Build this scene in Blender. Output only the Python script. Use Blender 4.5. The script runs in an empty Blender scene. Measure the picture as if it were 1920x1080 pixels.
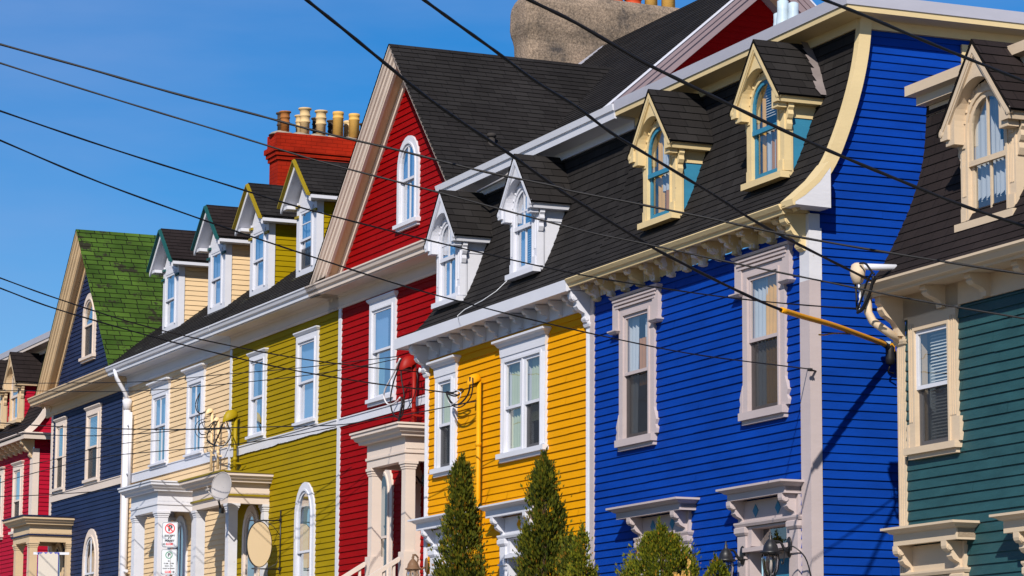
import bpy, math, random
from mathutils import Vector, Matrix
random.seed(7)
R = random.random
SC = bpy.context.scene
COL = SC.collection
# ------------------------------------------------------------------ frames
AB, AL = math.radians(22.654), math.radians(23.786)
def axes(a):
    return (math.sin(a), -math.cos(a)), (math.cos(a), math.sin(a))
XB, YB = axes(AB); XL, YL = axes(AL)
OB = (3.35120, 33.03043)
OL = (OB[0] - 11.96*XB[0] + .85*YL[0], OB[1] - 11.96*XB[1] + .85*YL[1])
FR = {'B': (OB, XB, YB, AB), 'L': (OL, XL, YL, AL)}
def world(fr, p):
    o, x, y, a = FR[fr]
    return (o[0] + x[0]*p[0] + y[0]*p[1], o[1] + x[1]*p[0] + y[1]*p[1], p[2])
# ------------------------------------------------------------------ materials
def hexlin(r, g, b):
    f = lambda c: (c/255/12.92) if c <= 10 else ((c/255+.055)/1.055)**2.4
    return (f(r), f(g), f(b), 1)
def newmat(name):
    m = bpy.data.materials.new(name); m.use_nodes = True
    nt = m.node_tree; b = nt.nodes['Principled BSDF']
    return m, nt, b
def N(nt, t, **k):
    n = nt.nodes.new(t)
    for a, v in k.items():
        if a in n.inputs.keys() if isinstance(a, str) else False: n.inputs[a].default_value = v
        else: setattr(n, a, v)
    return n
def paint(name, c, rough=.5, var=.1, bump=.15, peel=None, peel_amt=.0, dirt=None, scale=1.0, spec=.18):
    """painted timber: slow tone drift, fine brush grain, optional peeling"""
    m, nt, b = newmat(name); L = nt.links.new
    tc = N(nt, 'ShaderNodeTexCoord')
    mp = N(nt, 'ShaderNodeMapping'); mp.inputs['Scale'].default_value = (.8*scale, .8*scale, 2.5*scale)
    L(tc.outputs['Object'], mp.inputs[0])
    n1 = N(nt, 'ShaderNodeTexNoise'); n1.inputs['Scale'].default_value = 1.3; n1.inputs['Detail'].default_value = 8; n1.inputs['Roughness'].default_value = .65
    L(mp.outputs[0], n1.inputs['Vector'])
    r1 = N(nt, 'ShaderNodeMapRange'); r1.inputs[1].default_value = .3; r1.inputs[2].default_value = .7
    r1.inputs[3].default_value = 1-var; r1.inputs[4].default_value = 1+var*.6
    L(n1.outputs[0], r1.inputs[0])
    mx = N(nt, 'ShaderNodeVectorMath', operation='SCALE'); mx.inputs[0].default_value = c[:3]
    L(r1.outputs[0], mx.inputs['Scale'])
    out = mx.outputs[0]
    if peel:
        mp2 = N(nt, 'ShaderNodeMapping'); mp2.inputs['Scale'].default_value = (7, 7, 4)
        L(tc.outputs['Object'], mp2.inputs[0])
        n2 = N(nt, 'ShaderNodeTexNoise'); n2.inputs['Scale'].default_value = 1.0; n2.inputs['Detail'].default_value = 10; n2.inputs['Roughness'].default_value = .7
        L(mp2.outputs[0], n2.inputs['Vector'])
        r2 = N(nt, 'ShaderNodeMapRange'); r2.inputs[1].default_value = .66-peel_amt; r2.inputs[2].default_value = .68-peel_amt
        L(n2.outputs[0], r2.inputs[0])
        mm = N(nt, 'ShaderNodeMix', data_type='RGBA'); L(r2.outputs[0], mm.inputs[0]); L(out, mm.inputs[6]); mm.inputs[7].default_value = peel
        out = mm.outputs[2]
    L(out, b.inputs['Base Color'])
    b.inputs['Roughness'].default_value = rough; b.inputs['Specular IOR Level'].default_value = spec
    n3 = N(nt, 'ShaderNodeTexNoise'); n3.inputs['Scale'].default_value = 14; n3.inputs['Detail'].default_value = 5
    L(mp.outputs[0], n3.inputs['Vector'])
    bp = N(nt, 'ShaderNodeBump'); bp.inputs['Strength'].default_value = bump; bp.inputs['Distance'].default_value = .01
    L(n3.outputs[0], bp.inputs['Height']); L(bp.outputs[0], b.inputs['Normal'])
    return m
def shingle(name, c1, c2, cm, bw=.3, rh=.115, mortar=.0045, spec=(0, 0, 0, 1), speck=.0, patch=None, patch_amt=0, tone=.25):
    m, nt, b = newmat(name); L = nt.links.new
    uv = N(nt, 'ShaderNodeUVMap'); uv.uv_map = 'UVMap'
    wob = N(nt, 'ShaderNodeTexNoise'); wob.inputs['Scale'].default_value = 3.0; wob.inputs['Detail'].default_value = 3
    L(uv.outputs[0], wob.inputs['Vector'])
    sub = N(nt, 'ShaderNodeVectorMath', operation='SUBTRACT'); L(wob.outputs[1], sub.inputs[0]); sub.inputs[1].default_value = (.5, .5, .5)
    sc = N(nt, 'ShaderNodeVectorMath', operation='MULTIPLY'); L(sub.outputs[0], sc.inputs[0]); sc.inputs[1].default_value = (.05, .012, 0)
    ad = N(nt, 'ShaderNodeVectorMath', operation='ADD'); L(uv.outputs[0], ad.inputs[0]); L(sc.outputs[0], ad.inputs[1])
    br = N(nt, 'ShaderNodeTexBrick'); br.inputs['Scale'].default_value = 1
    br.inputs['Brick Width'].default_value = bw; br.inputs['Row Height'].default_value = rh
    br.inputs['Mortar Size'].default_value = mortar; br.inputs['Mortar Smooth'].default_value = .1
    br.inputs['Color1'].default_value = c1; br.inputs['Color2'].default_value = c2; br.inputs['Mortar'].default_value = cm
    br.offset = .37; br.offset_frequency = 2; br.squash = .8; br.squash_frequency = 3
    L(ad.outputs[0], br.inputs['Vector'])
    n = N(nt, 'ShaderNodeTexNoise'); n.inputs['Scale'].default_value = .9; n.inputs['Detail'].default_value = 6
    L(uv.outputs[0], n.inputs['Vector'])
    r = N(nt, 'ShaderNodeMapRange'); r.inputs[1].default_value = .3; r.inputs[2].default_value = .7; r.inputs[3].default_value = 1-tone; r.inputs[4].default_value = 1+tone
    L(n.outputs[0], r.inputs[0])
    g = N(nt, 'ShaderNodeTexNoise'); g.inputs['Scale'].default_value = 90; g.inputs['Detail'].default_value = 2
    L(uv.outputs[0], g.inputs['Vector'])
    rg = N(nt, 'ShaderNodeMapRange'); rg.inputs[1].default_value = .3; rg.inputs[2].default_value = .7; rg.inputs[3].default_value = .75; rg.inputs[4].default_value = 1.3
    L(g.outputs[0], rg.inputs[0])
    mu = N(nt, 'ShaderNodeMath', operation='MULTIPLY'); L(r.outputs[0], mu.inputs[0]); L(rg.outputs[0], mu.inputs[1])
    v = N(nt, 'ShaderNodeVectorMath', operation='SCALE'); L(br.outputs[0], v.inputs[0]); L(mu.outputs[0], v.inputs['Scale'])
    out = v.outputs[0]
    if patch:
        pn = N(nt, 'ShaderNodeTexNoise'); pn.inputs['Scale'].default_value = 1.6; pn.inputs['Detail'].default_value = 8; pn.inputs['Roughness'].default_value = .75
        L(uv.outputs[0], pn.inputs['Vector'])
        pr = N(nt, 'ShaderNodeMapRange'); pr.inputs[1].default_value = .62-patch_amt; pr.inputs[2].default_value = .66-patch_amt
        L(pn.outputs[0], pr.inputs[0])
        mm = N(nt, 'ShaderNodeMix', data_type='RGBA'); L(pr.outputs[0], mm.inputs[0]); L(out, mm.inputs[6]); mm.inputs[7].default_value = patch
        out = mm.outputs[2]
    L(out, b.inputs['Base Color']); b.inputs['Roughness'].default_value = .92; b.inputs['Specular IOR Level'].default_value = .15
    bp = N(nt, 'ShaderNodeBump'); bp.inputs['Strength'].default_value = .5; bp.inputs['Distance'].default_value = .006
    L(rg.outputs[0], bp.inputs['Height']); L(bp.outputs[0], b.inputs['Normal'])
    return m
def brick(name, c1, c2, cm):
    m, nt, b = newmat(name); L = nt.links.new
    tc = N(nt, 'ShaderNodeTexCoord'); sp = N(nt, 'ShaderNodeSeparateXYZ'); L(tc.outputs['Object'], sp.inputs[0])
    ad = N(nt, 'ShaderNodeMath', operation='ADD'); L(sp.outputs[0], ad.inputs[0]); L(sp.outputs[1], ad.inputs[1])
    cb = N(nt, 'ShaderNodeCombineXYZ'); L(ad.outputs[0], cb.inputs[0]); L(sp.outputs[2], cb.inputs[1])
    br = N(nt, 'ShaderNodeTexBrick'); br.inputs['Scale'].default_value = 1; br.inputs['Brick Width'].default_value = .21; br.inputs['Row Height'].default_value = .072
    br.inputs['Mortar Size'].default_value = .006; br.inputs['Mortar Smooth'].default_value = .6
    br.inputs['Color1'].default_value = c1; br.inputs['Color2'].default_value = c2; br.inputs['Mortar'].default_value = cm
    L(cb.outputs[0], br.inputs['Vector'])
    n = N(nt, 'ShaderNodeTexNoise'); n.inputs['Scale'].default_value = 2.2; n.inputs['Detail'].default_value = 9; L(tc.outputs['Object'], n.inputs['Vector'])
    r = N(nt, 'ShaderNodeMapRange'); r.inputs[1].default_value = .3; r.inputs[2].default_value = .7; r.inputs[3].default_value = .75; r.inputs[4].default_value = 1.25
    L(n.outputs[0], r.inputs[0])
    v = N(nt, 'ShaderNodeVectorMath', operation='SCALE'); L(br.outputs[0], v.inputs[0]); L(r.outputs[0], v.inputs['Scale'])
    L(v.outputs[0], b.inputs['Base Color']); b.inputs['Roughness'].default_value = .8; b.inputs['Specular IOR Level'].default_value = .1
    bp = N(nt, 'ShaderNodeBump'); bp.inputs['Strength'].default_value = .8; bp.inputs['Distance'].default_value = .012; bp.invert = True
    mxh = N(nt, 'ShaderNodeMath', operation='SUBTRACT'); L(br.outputs[1], mxh.inputs[0]); L(n.outputs[0], mxh.inputs[1])
    L(mxh.outputs[0], bp.inputs['Height']); L(bp.outputs[0], b.inputs['Normal'])
    return m
def stone(name):
    m, nt, b = newmat(name); L = nt.links.new
    tc = N(nt, 'ShaderNodeTexCoord')
    n = N(nt, 'ShaderNodeTexNoise'); n.inputs['Scale'].default_value = 1.6; n.inputs['Detail'].default_value = 12; n.inputs['Roughness'].default_value = .7
    L(tc.outputs['Object'], n.inputs['Vector'])
    cr = N(nt, 'ShaderNodeValToRGB'); e = cr.color_ramp
    e.elements[0].position = .34; e.elements[0].color = (.07, .06, .055, 1); e.elements[1].position = .62; e.elements[1].color = (.34, .25, .18, 1)
    x = e.elements.new(.46); x.color = (.24, .18, .13, 1)
    L(n.outputs[0], cr.inputs[0])
    f = N(nt, 'ShaderNodeTexNoise'); f.inputs['Scale'].default_value = 28; f.inputs['Detail'].default_value = 6; f.inputs['Roughness'].default_value = .8; L(tc.outputs['Object'], f.inputs['Vector'])
    r = N(nt, 'ShaderNodeMapRange'); r.inputs[1].default_value = .38; r.inputs[2].default_value = .62; r.inputs[3].default_value = .45; r.inputs[4].default_value = 1.35
    L(f.outputs[0], r.inputs[0])
    v = N(nt, 'ShaderNodeVectorMath', operation='SCALE'); L(cr.outputs[0], v.inputs[0]); L(r.outputs[0], v.inputs['Scale'])
    L(v.outputs[0], b.inputs['Base Color']); b.inputs['Roughness'].default_value = .95
    bp = N(nt, 'ShaderNodeBump'); bp.inputs['Strength'].default_value = .7; bp.inputs['Distance'].default_value = .03
    L(f.outputs[0], bp.inputs['Height']); L(bp.outputs[0], b.inputs['Normal'])
    return m
def glassmat(name, tint=(.50, .64, .78, 1), refl=.0, mult=.62):
    m, nt, b = newmat(name); L = nt.links.new
    nt.nodes.remove(b); out = nt.nodes['Material Output']
    fr = N(nt, 'ShaderNodeFresnel'); fr.inputs[0].default_value = 1.5
    mr = N(nt, 'ShaderNodeMath', operation='MULTIPLY_ADD'); mr.inputs[1].default_value = mult; mr.inputs[2].default_value = refl; mr.use_clamp = True
    L(fr.outputs[0], mr.inputs[0])
    tr = N(nt, 'ShaderNodeBsdfTransparent'); tr.inputs[0].default_value = tint
    gl = N(nt, 'ShaderNodeBsdfGlossy'); gl.inputs['Roughness'].default_value = .015; gl.inputs[0].default_value = (1, 1, 1, 1)
    tc = N(nt, 'ShaderNodeTexCoord'); ns = N(nt, 'ShaderNodeTexNoise'); ns.inputs['Scale'].default_value = 2.5; L(tc.outputs['Object'], ns.inputs['Vector'])
    bp = N(nt, 'ShaderNodeBump'); bp.inputs['Strength'].default_value = .08; bp.inputs['Distance'].default_value = .03
    L(ns.outputs[0], bp.inputs['Height']); L(bp.outputs[0], gl.inputs['Normal'])
    mx = N(nt, 'ShaderNodeMixShader'); L(mr.outputs[0], mx.inputs[0]); L(tr.outputs[0], mx.inputs[1]); L(gl.outputs[0], mx.inputs[2])
    L(mx.outputs[0], out.inputs[0])
    return m
def screenmat(name, c=(.018, .015, .015, 1), op=.68):
    m, nt, b = newmat(name); L = nt.links.new
    out = nt.nodes['Material Output']; b.inputs['Base Color'].default_value = c; b.inputs['Roughness'].default_value = .7
    tr = N(nt, 'ShaderNodeBsdfTransparent'); mx = N(nt, 'ShaderNodeMixShader'); mx.inputs[0].default_value = op
    L(tr.outputs[0], mx.inputs[1]); L(b.outputs[0], mx.inputs[2]); L(mx.outputs[0], out.inputs[0])
    return m
def plain(name, c, rough=.5, metal=0, spec=.5, emit=None):
    m, nt, b = newmat(name)
    b.inputs['Base Color'].default_value = c; b.inputs['Roughness'].default_value = rough; b.inputs['Metallic'].default_value = metal
    b.inputs['Specular IOR Level'].default_value = spec
    return m
H = hexlin
M = {
 'blue': paint('blue_paint', (.001, .040, .29, 1), .7, .22, .25, spec=.09),
 'yellow': paint('yellow_paint', (.67, .29, .0005, 1), .7, .08, .2, spec=.06),
 'red': paint('red_paint', (.26, .0016, .0022, 1), .7, .14, .2, spec=.07),
 'olive': paint('olive_paint', (.29, .20, .001, 1), .7, .12, .2, spec=.08),
 'cream': paint('cream_siding_paint', (.70, .51, .30, 1), .65, .08, .2),
 'navy': paint('navy_paint', (.014, .025, .072, 1), .6, .25, .2, spec=.12),
 'crimson': paint('crimson_paint', (.36, .0008, .020, 1), .7, .12, .2),
 'green': paint('dark_green_paint', (.022, .072, .080, 1), .45, .25, .35, scale=2),
 'white': paint('white_paint', (.60, .61, .67, 1), .45, .05, .1),
 'whitepeel': paint('weathered_white_paint', (.60, .60, .64, 1), .55, .08, .2, peel=(.40, .34, .26, 1), peel_amt=.0),
 'ivory': paint('ivory_paint', (.65, .55, .48, 1), .5, .06, .12),
 'tan': paint('tan_paint', (.58, .43, .27, 1), .5, .08, .12),
 'butter': paint('butter_cream_paint', (.64, .50, .27, 1), .55, .08, .2, peel=(.33, .25, .17, 1), peel_amt=-.02),
 'butterbad': paint('flaking_cream_paint', (.58, .45, .25, 1), .6, .2, .4, peel=(.62, .58, .58, 1), peel_amt=.14),
 'mauve': paint('mauve_grey_paint', (.46, .39, .39, 1), .5, .07, .15),
 'beige': paint('beige_paint', (.58, .46, .33, 1), .5, .08, .15, peel=(.35, .27, .19, 1), peel_amt=-.04),
 'teal': paint('teal_paint', (.035, .20, .33, 1), .5, .15, .2),
 'tealdark': paint('dark_teal_paint', (.012, .075, .075, 1), .5, .1, .1),
 'oliveT': paint('olive_trim_paint', (.26, .19, .010, 1), .5, .12, .15),
 'navyT': paint('navy_trim_paint', (.012, .016, .05, 1), .5, .1, .1),
 'roof': shingle('charcoal_shingles', (.0135, .0118, .0115, 1), (.0205, .0185, .018, 1), (.003, .003, .003, 1)),
 'roofB': shingle('brown_black_shingles', (.0155, .0110, .0108, 1), (.020, .0145, .0142, 1), (.005, .004, .004, 1)),
 'roofold': shingle('weathered_shingles', (.016, .0135, .0125, 1), (.024, .021, .020, 1), (.004, .004, .003, 1), patch=(.10, .11, .09, 1), patch_amt=.02),
 'roofgreen': shingle('green_shingles', (.030, .066, .008, 1), (.056, .108, .014, 1), (.008, .009, .004, 1), bw=.34, rh=.15, mortar=.010, patch=(.022, .021, .012, 1), patch_amt=.075, tone=.45),
 'redbrick': brick('red_painted_brick', (.29, .014, .003, 1), (.31, .016, .004, 1), (.27, .013, .003, 1)),
 'stone': stone('rendered_stone'),
 'metal': paint('grey_metal_flashing', (.40, .40, .46, 1), .45, .08, .05),
 'glass': glassmat('window_glass'), 'clearglass': glassmat('clear_window_glass', (.78, .80, .80, 1), 0, .24),
 'screen': screenmat('insect_screen'),
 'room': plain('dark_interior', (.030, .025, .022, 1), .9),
 'roomlit': plain('pale_interior', (.25, .30, .34, 1), .9),
 'curtain': paint('white_curtain', (.50, .53, .58, 1), .9, .05, 0),
 'curtaingreen': paint('pale_green_curtain', (.45, .50, .36, 1), .9, .05, 0),
 'curtaingold': paint('golden_curtain', (.75, .42, .10, 1), .9, .12, 0),
 'blind': paint('white_blind', (.62, .63, .62, 1), .7, .03, 0),
 'wood': paint('amber_wood', (.45, .20, .04, 1), .5, .15, .1),
 'black': plain('black_metal', (.012, .012, .014, 1), .4),
 'bronze': paint('bronze_metal', (.16, .09, .05, 1), .5, .3, .3),
 'rubber': plain('black_cable', (.010, .009, .010, 1), .55, 0, .3),
 'sleeve': paint('yellow_sleeve', (.75, .33, .01, 1), .4, .1, 0),
 'whitecable': plain('white_cable', (.6, .6, .62, 1), .5),
 'clay': paint('buff_clay', (.62, .44, .22, 1), .7, .15, .2),
 'clayY': paint('yellow_clay', (.62, .36, .09, 1), .7, .12, .2, peel=(.06, .035, .02, 1), peel_amt=-.06),
 'clayO': paint('orange_clay', (.34, .13, .035, 1), .7, .4, .3, peel=(.05, .025, .015, 1), peel_amt=.03),
 'clayD': paint('sooty_clay', (.07, .05, .035, 1), .8, .4, .3, peel=(.35, .25, .12, 1), peel_amt=.0),
 'clayR': paint('red_clay', (.50, .06, .015, 1), .6, .2, .2),
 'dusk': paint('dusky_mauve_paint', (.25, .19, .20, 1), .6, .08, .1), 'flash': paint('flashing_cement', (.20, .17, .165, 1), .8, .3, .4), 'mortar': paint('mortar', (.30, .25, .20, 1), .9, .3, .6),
 'redmetal': paint('red_metal', (.27, .010, .006, 1), .5, .08, .05),
 'yelmetal': paint('yellow_metal', (.66, .30, .002, 1), .5, .08, .05),
 'olimetal': paint('olive_metal', (.32, .23, .005, 1), .5, .08, .05),
 'creammetal': paint('cream_metal', (.70, .52, .30, 1), .4, .08, .05),
 'greymetal': paint('grey_dish_metal', (.36, .34, .34, 1), .5, .1, .05),
 'galv': paint('galvanised_metal', (.45, .55, .62, 1), .4, .2, .1),
 'signface': paint('sign_white', (.60, .62, .66, 1), .4, .03, 0),
 'signred': plain('sign_red', (.70, .02, .02, 1), .4), 'signgreen': plain('sign_green', (.005, .22, .10, 1), .4),
 'signblack': plain('sign_black', (.015, .015, .02, 1), .5), 'signblue': plain('sign_blue', (.01, .02, .30, 1), .5),
 'oval': paint('beige_sign_face', (.60, .46, .29, 1), .6, .02, 0),
 'boardface': paint('pale_sign_face', (.52, .47, .41, 1), .6, .02, 0),
 'asphalt': paint('asphalt', (.05, .05, .052, 1), .9, .2, .5), 'concrete': paint('concrete', (.30, .29, .27, 1), .9, .15, .4),
 'line': paint('road_paint', (.7, .6, .2, 1), .8, .1, .1),
 'ground': paint('bare_ground', (.14, .12, .09, 1), .95, .3, .6),
 'doorblue': paint('pale_door_paint', (.50, .41, .38, 1), .5, .06, .1),
 'bulb': glassmat('lantern_glass', (.8, .75, .7, 1), .02),
 'bark': paint('bark', (.10, .06, .035, 1), .9, .3, .6),
}
def leafmat(name, cols):
    m, nt, b = newmat(name); L = nt.links.new
    g = N(nt, 'ShaderNodeNewGeometry')
    cr = N(nt, 'ShaderNodeValToRGB'); e = cr.color_ramp; e.interpolation = 'LINEAR'
    e.elements[0].position = 0; e.elements[0].color = cols[0]; e.elements[1].position = 1; e.elements[1].color = cols[-1]
    for i, c in enumerate(cols[1:-1]):
        x = e.elements.new((i+1)/(len(cols)-1) if i < len(cols)-3 else .93); x.color = c
    L(g.outputs['Random Per Island'], cr.inputs[0]); L(cr.outputs[0], b.inputs['Base Color'])
    b.inputs['Roughness'].default_value = .7; b.inputs['Specular IOR Level'].default_value = .2
    tl = N(nt, 'ShaderNodeBsdfTranslucent'); L(cr.outputs[0], tl.inputs[0])
    mx = N(nt, 'ShaderNodeMixShader'); mx.inputs[0].default_value = .25
    L(b.outputs[0], mx.inputs[1]); L(tl.outputs[0], mx.inputs[2]); L(mx.outputs[0], nt.nodes['Material Output'].inputs[0])
    return m
M['cedar'] = leafmat('cedar_leaves', [(.012, .022, .003, 1), (.040, .055, .005, 1), (.085, .10, .007, 1), (.16, .15, .009, 1), (.30, .12, .012, 1)])
M['bush'] = leafmat('bush_leaves', [(.022, .040, .004, 1), (.065, .085, .006, 1), (.13, .15, .008, 1), (.23, .22, .012, 1), (.36, .15, .012, 1)])
# ------------------------------------------------------------------ mesh builder
class MB:
    def __init__(s): s.v = []; s.f = []; s.uv = []; s.mi = []; s.m = 0; s.smooth = []
    def vert(s, p): s.v.append(tuple(p)); return len(s.v)-1
    def face(s, pts, uv=None, sm=False):
        i = [s.vert(p) for p in pts]; s.f.append(i); s.uv.append(uv); s.mi.append(s.m); s.smooth.append(sm)
    def facei(s, idx, sm=False):
        s.f.append(list(idx)); s.uv.append(None); s.mi.append(s.m); s.smooth.append(sm)
    def box(s, x0, x1, y0, y1, z0, z1):
        if x0 > x1: x0, x1 = x1, x0
        if y0 > y1: y0, y1 = y1, y0
        if z0 > z1: z0, z1 = z1, z0
        b = len(s.v)
        for z in (z0, z1):
            for x, y in ((x0, y0), (x1, y0), (x1, y1), (x0, y1)): s.v.append((x, y, z))
        for q in ((0, 3, 2, 1), (4, 5, 6, 7), (0, 1, 5, 4), (1, 2, 6, 5), (2, 3, 7, 6), (3, 0, 4, 7)): s.facei([b+k for k in q])
    def prism(s, poly, f0, f1, sm=False):
        """poly 2D list; f0/f1 map (a,b)->xyz for the two ends"""
        b = len(s.v); n = len(poly)
        for p in poly: s.v.append(tuple(f0(*p)))
        for p in poly: s.v.append(tuple(f1(*p)))
        s.facei([b+k for k in range(n)][::-1]); s.facei([b+n+k for k in range(n)])
        for k in range(n): s.facei([b+k, b+(k+1) % n, b+n+(k+1) % n, b+n+k], sm)
    def sweep(s, path, prof, caps=True):
        """mitred moulding; path [(x,y)], profile [(out,z)] closed polygon"""
        ns = []
        for k in range(len(path)-1):
            dx, dy = path[k+1][0]-path[k][0], path[k+1][1]-path[k][1]; l = math.hypot(dx, dy); ns.append((dy/l, -dx/l))
        b = len(s.v); n = len(prof)
        for k, p in enumerate(path):
            if k == 0: o = ns[0]
            elif k == len(path)-1: o = ns[-1]
            else:
                a, c = ns[k-1], ns[k]; d = 1+a[0]*c[0]+a[1]*c[1]; o = ((a[0]+c[0])/d, (a[1]+c[1])/d)
            for q in prof: s.v.append((p[0]+o[0]*q[0], p[1]+o[1]*q[0], q[1]))
        for k in range(len(path)-1):
            for j in range(n): s.facei([b+k*n+j, b+k*n+(j+1) % n, b+(k+1)*n+(j+1) % n, b+(k+1)*n+j])
        if caps: s.facei([b+j for j in range(n)][::-1]); s.facei([b+(len(path)-1)*n+j for j in range(n)])
    def tube(s, pts, r, n=6, cap=True):
        pts = [Vector(p) for p in pts]; b = len(s.v); up = Vector((0, 0, 1))
        for k, p in enumerate(pts):
            t = (pts[min(k+1, len(pts)-1)]-pts[max(k-1, 0)]).normalized()
            u = t.cross(up)
            if u.length < .05: u = t.cross(Vector((1, 0, 0)))
            u.normalize(); w = t.cross(u); rr = r[k] if isinstance(r, (list, tuple)) else r
            for j in range(n):
                a = 2*math.pi*j/n; s.v.append(tuple(p+u*rr*math.cos(a)+w*rr*math.sin(a)))
        for k in range(len(pts)-1):
            for j in range(n): s.facei([b+k*n+j, b+k*n+(j+1) % n, b+(k+1)*n+(j+1) % n, b+(k+1)*n+j], True)
        if cap: s.facei([b+j for j in range(n)][::-1]); s.facei([b+(len(pts)-1)*n+j for j in range(n)])
    def lathe(s, prof, c=(0, 0, 0), n=16, ax='z', sx=1, sy=1):
        b = len(s.v)
        for r, z in prof:
            for j in range(n):
                a = 2*math.pi*j/n; x, y = r*math.cos(a)*sx, r*math.sin(a)*sy
                if ax == 'z': s.v.append((c[0]+x, c[1]+y, c[2]+z))
                elif ax == 'y': s.v.append((c[0]+x, c[1]+z, c[2]+y))
                else: s.v.append((c[0]+z, c[1]+x, c[2]+y))
        for k in range(len(prof)-1):
            for j in range(n): s.facei([b+k*n+j, b+k*n+(j+1) % n, b+(k+1)*n+(j+1) % n, b+(k+1)*n+j], True)
        s.facei([b+j for j in range(n)][::-1]); s.facei([b+(len(prof)-1)*n+j for j in range(n)])
def tag(o, label=None, cat=None, group=None, kind=None):
    if label: o['label'] = label
    if cat: o['category'] = cat
    if group: o['group'] = group
    if kind: o['kind'] = kind
    return o
NOSPLIT = {'front_wall', 'side_wall', 'gable_wall', 'window_surround', 'blind', 'steps', 'crown', 'trunk', 'cage', 'frieze', 'main_roof', 'tape_wrap'}
def pieces(mb):
    par = list(range(len(mb.v)))
    def find(a):
        while par[a] != a: par[a] = par[par[a]]; a = par[a]
        return a
    for f in mb.f:
        r = find(f[0])
        for q in f[1:]: par[find(q)] = r
    comp = {}
    for k, f in enumerate(mb.f): comp.setdefault(find(f[0]), []).append(k)
    if len(comp) > 700: return [list(range(len(mb.f)))]
    items = []
    for fs in comp.values():
        vs = [mb.v[i] for k in fs for i in mb.f[k]]
        items.append([fs, [min(v[a] for v in vs)-.004 for a in range(3)], [max(v[a] for v in vs)+.004 for a in range(3)]])
    ch = True
    while ch:
        ch = False; out = []
        for it in items:
            for o in out:
                if all(it[1][a] <= o[2][a] and o[1][a] <= it[2][a] for a in range(3)):
                    o[0] = o[0]+it[0]; o[1] = [min(o[1][a], it[1][a]) for a in range(3)]; o[2] = [max(o[2][a], it[2][a]) for a in range(3)]; ch = True; break
            else: out.append(it)
        items = out
    return [i[0] for i in items]
def build(name, mb, mats, parent=None, off=(0, 0, 0), label=None):
    if parent is not None and name not in NOSPLIT and mb.f:
        ps = pieces(mb)
        if 1 < len(ps) <= 40:
            first = None
            for fs in ps:
                s = MB(); mp = {}
                for k in sorted(fs):
                    idx = []
                    for i in mb.f[k]:
                        if i not in mp: mp[i] = s.vert(mb.v[i])
                        idx.append(mp[i])
                    s.f.append(idx); s.uv.append(mb.uv[k]); s.mi.append(mb.mi[k]); s.smooth.append(mb.smooth[k])
                o = build1(name, s, mats, parent, off, label); first = first or o
            return first
    return build1(name, mb, mats, parent, off, label)
def build1(name, mb, mats, parent=None, off=(0, 0, 0), label=None):
    me = bpy.data.meshes.new(name)
    vs = [(x-off[0], y-off[1], z-off[2]) for x, y, z in mb.v]
    me.from_pydata(vs, [], mb.f)
    if not isinstance(mats, (list, tuple)): mats = [mats]
    for m in mats: me.materials.append(M[m] if isinstance(m, str) else m)
    me.polygons.foreach_set('material_index', mb.mi)
    me.polygons.foreach_set('use_smooth', mb.smooth)
    if any(u is not None for u in mb.uv):
        ul = me.uv_layers.new(name='UVMap'); d = []
        for f, u in zip(mb.f, mb.uv):
            d += [c for q in u for c in q] if u else [0, 0]*len(f)
        ul.data.foreach_set('uv', d)
    me.update()
    o = bpy.data.objects.new(name, me); COL.objects.link(o)
    if parent: o.parent = parent
    if label: o['label'] = label
    return o
class Thing:
    """empty at the thing's base; children given in frame coordinates"""
    def __init__(s, name, fr, base, label, cat, group=None):
        s.fr, s.off = fr, base
        s.o = bpy.data.objects.new(name, None); COL.objects.link(s.o); s.o.empty_display_size = .3
        s.o.location = world(fr, base); s.o.rotation_euler = (0, 0, FR[fr][3]-math.pi/2)
        tag(s.o, label, cat, group); s.holes = []
    def add(s, name, mb, mats, parent=None, label=None):
        return build(name, mb, mats, parent or s.o, s.off, label)
def single(name, fr, base, mb, mats, label, cat, group=None):
    o = build(name, mb, mats, None, base)
    o.location = world(fr, base); o.rotation_euler = (0, 0, FR[fr][3]-math.pi/2)
    return tag(o, label, cat, group)
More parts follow.
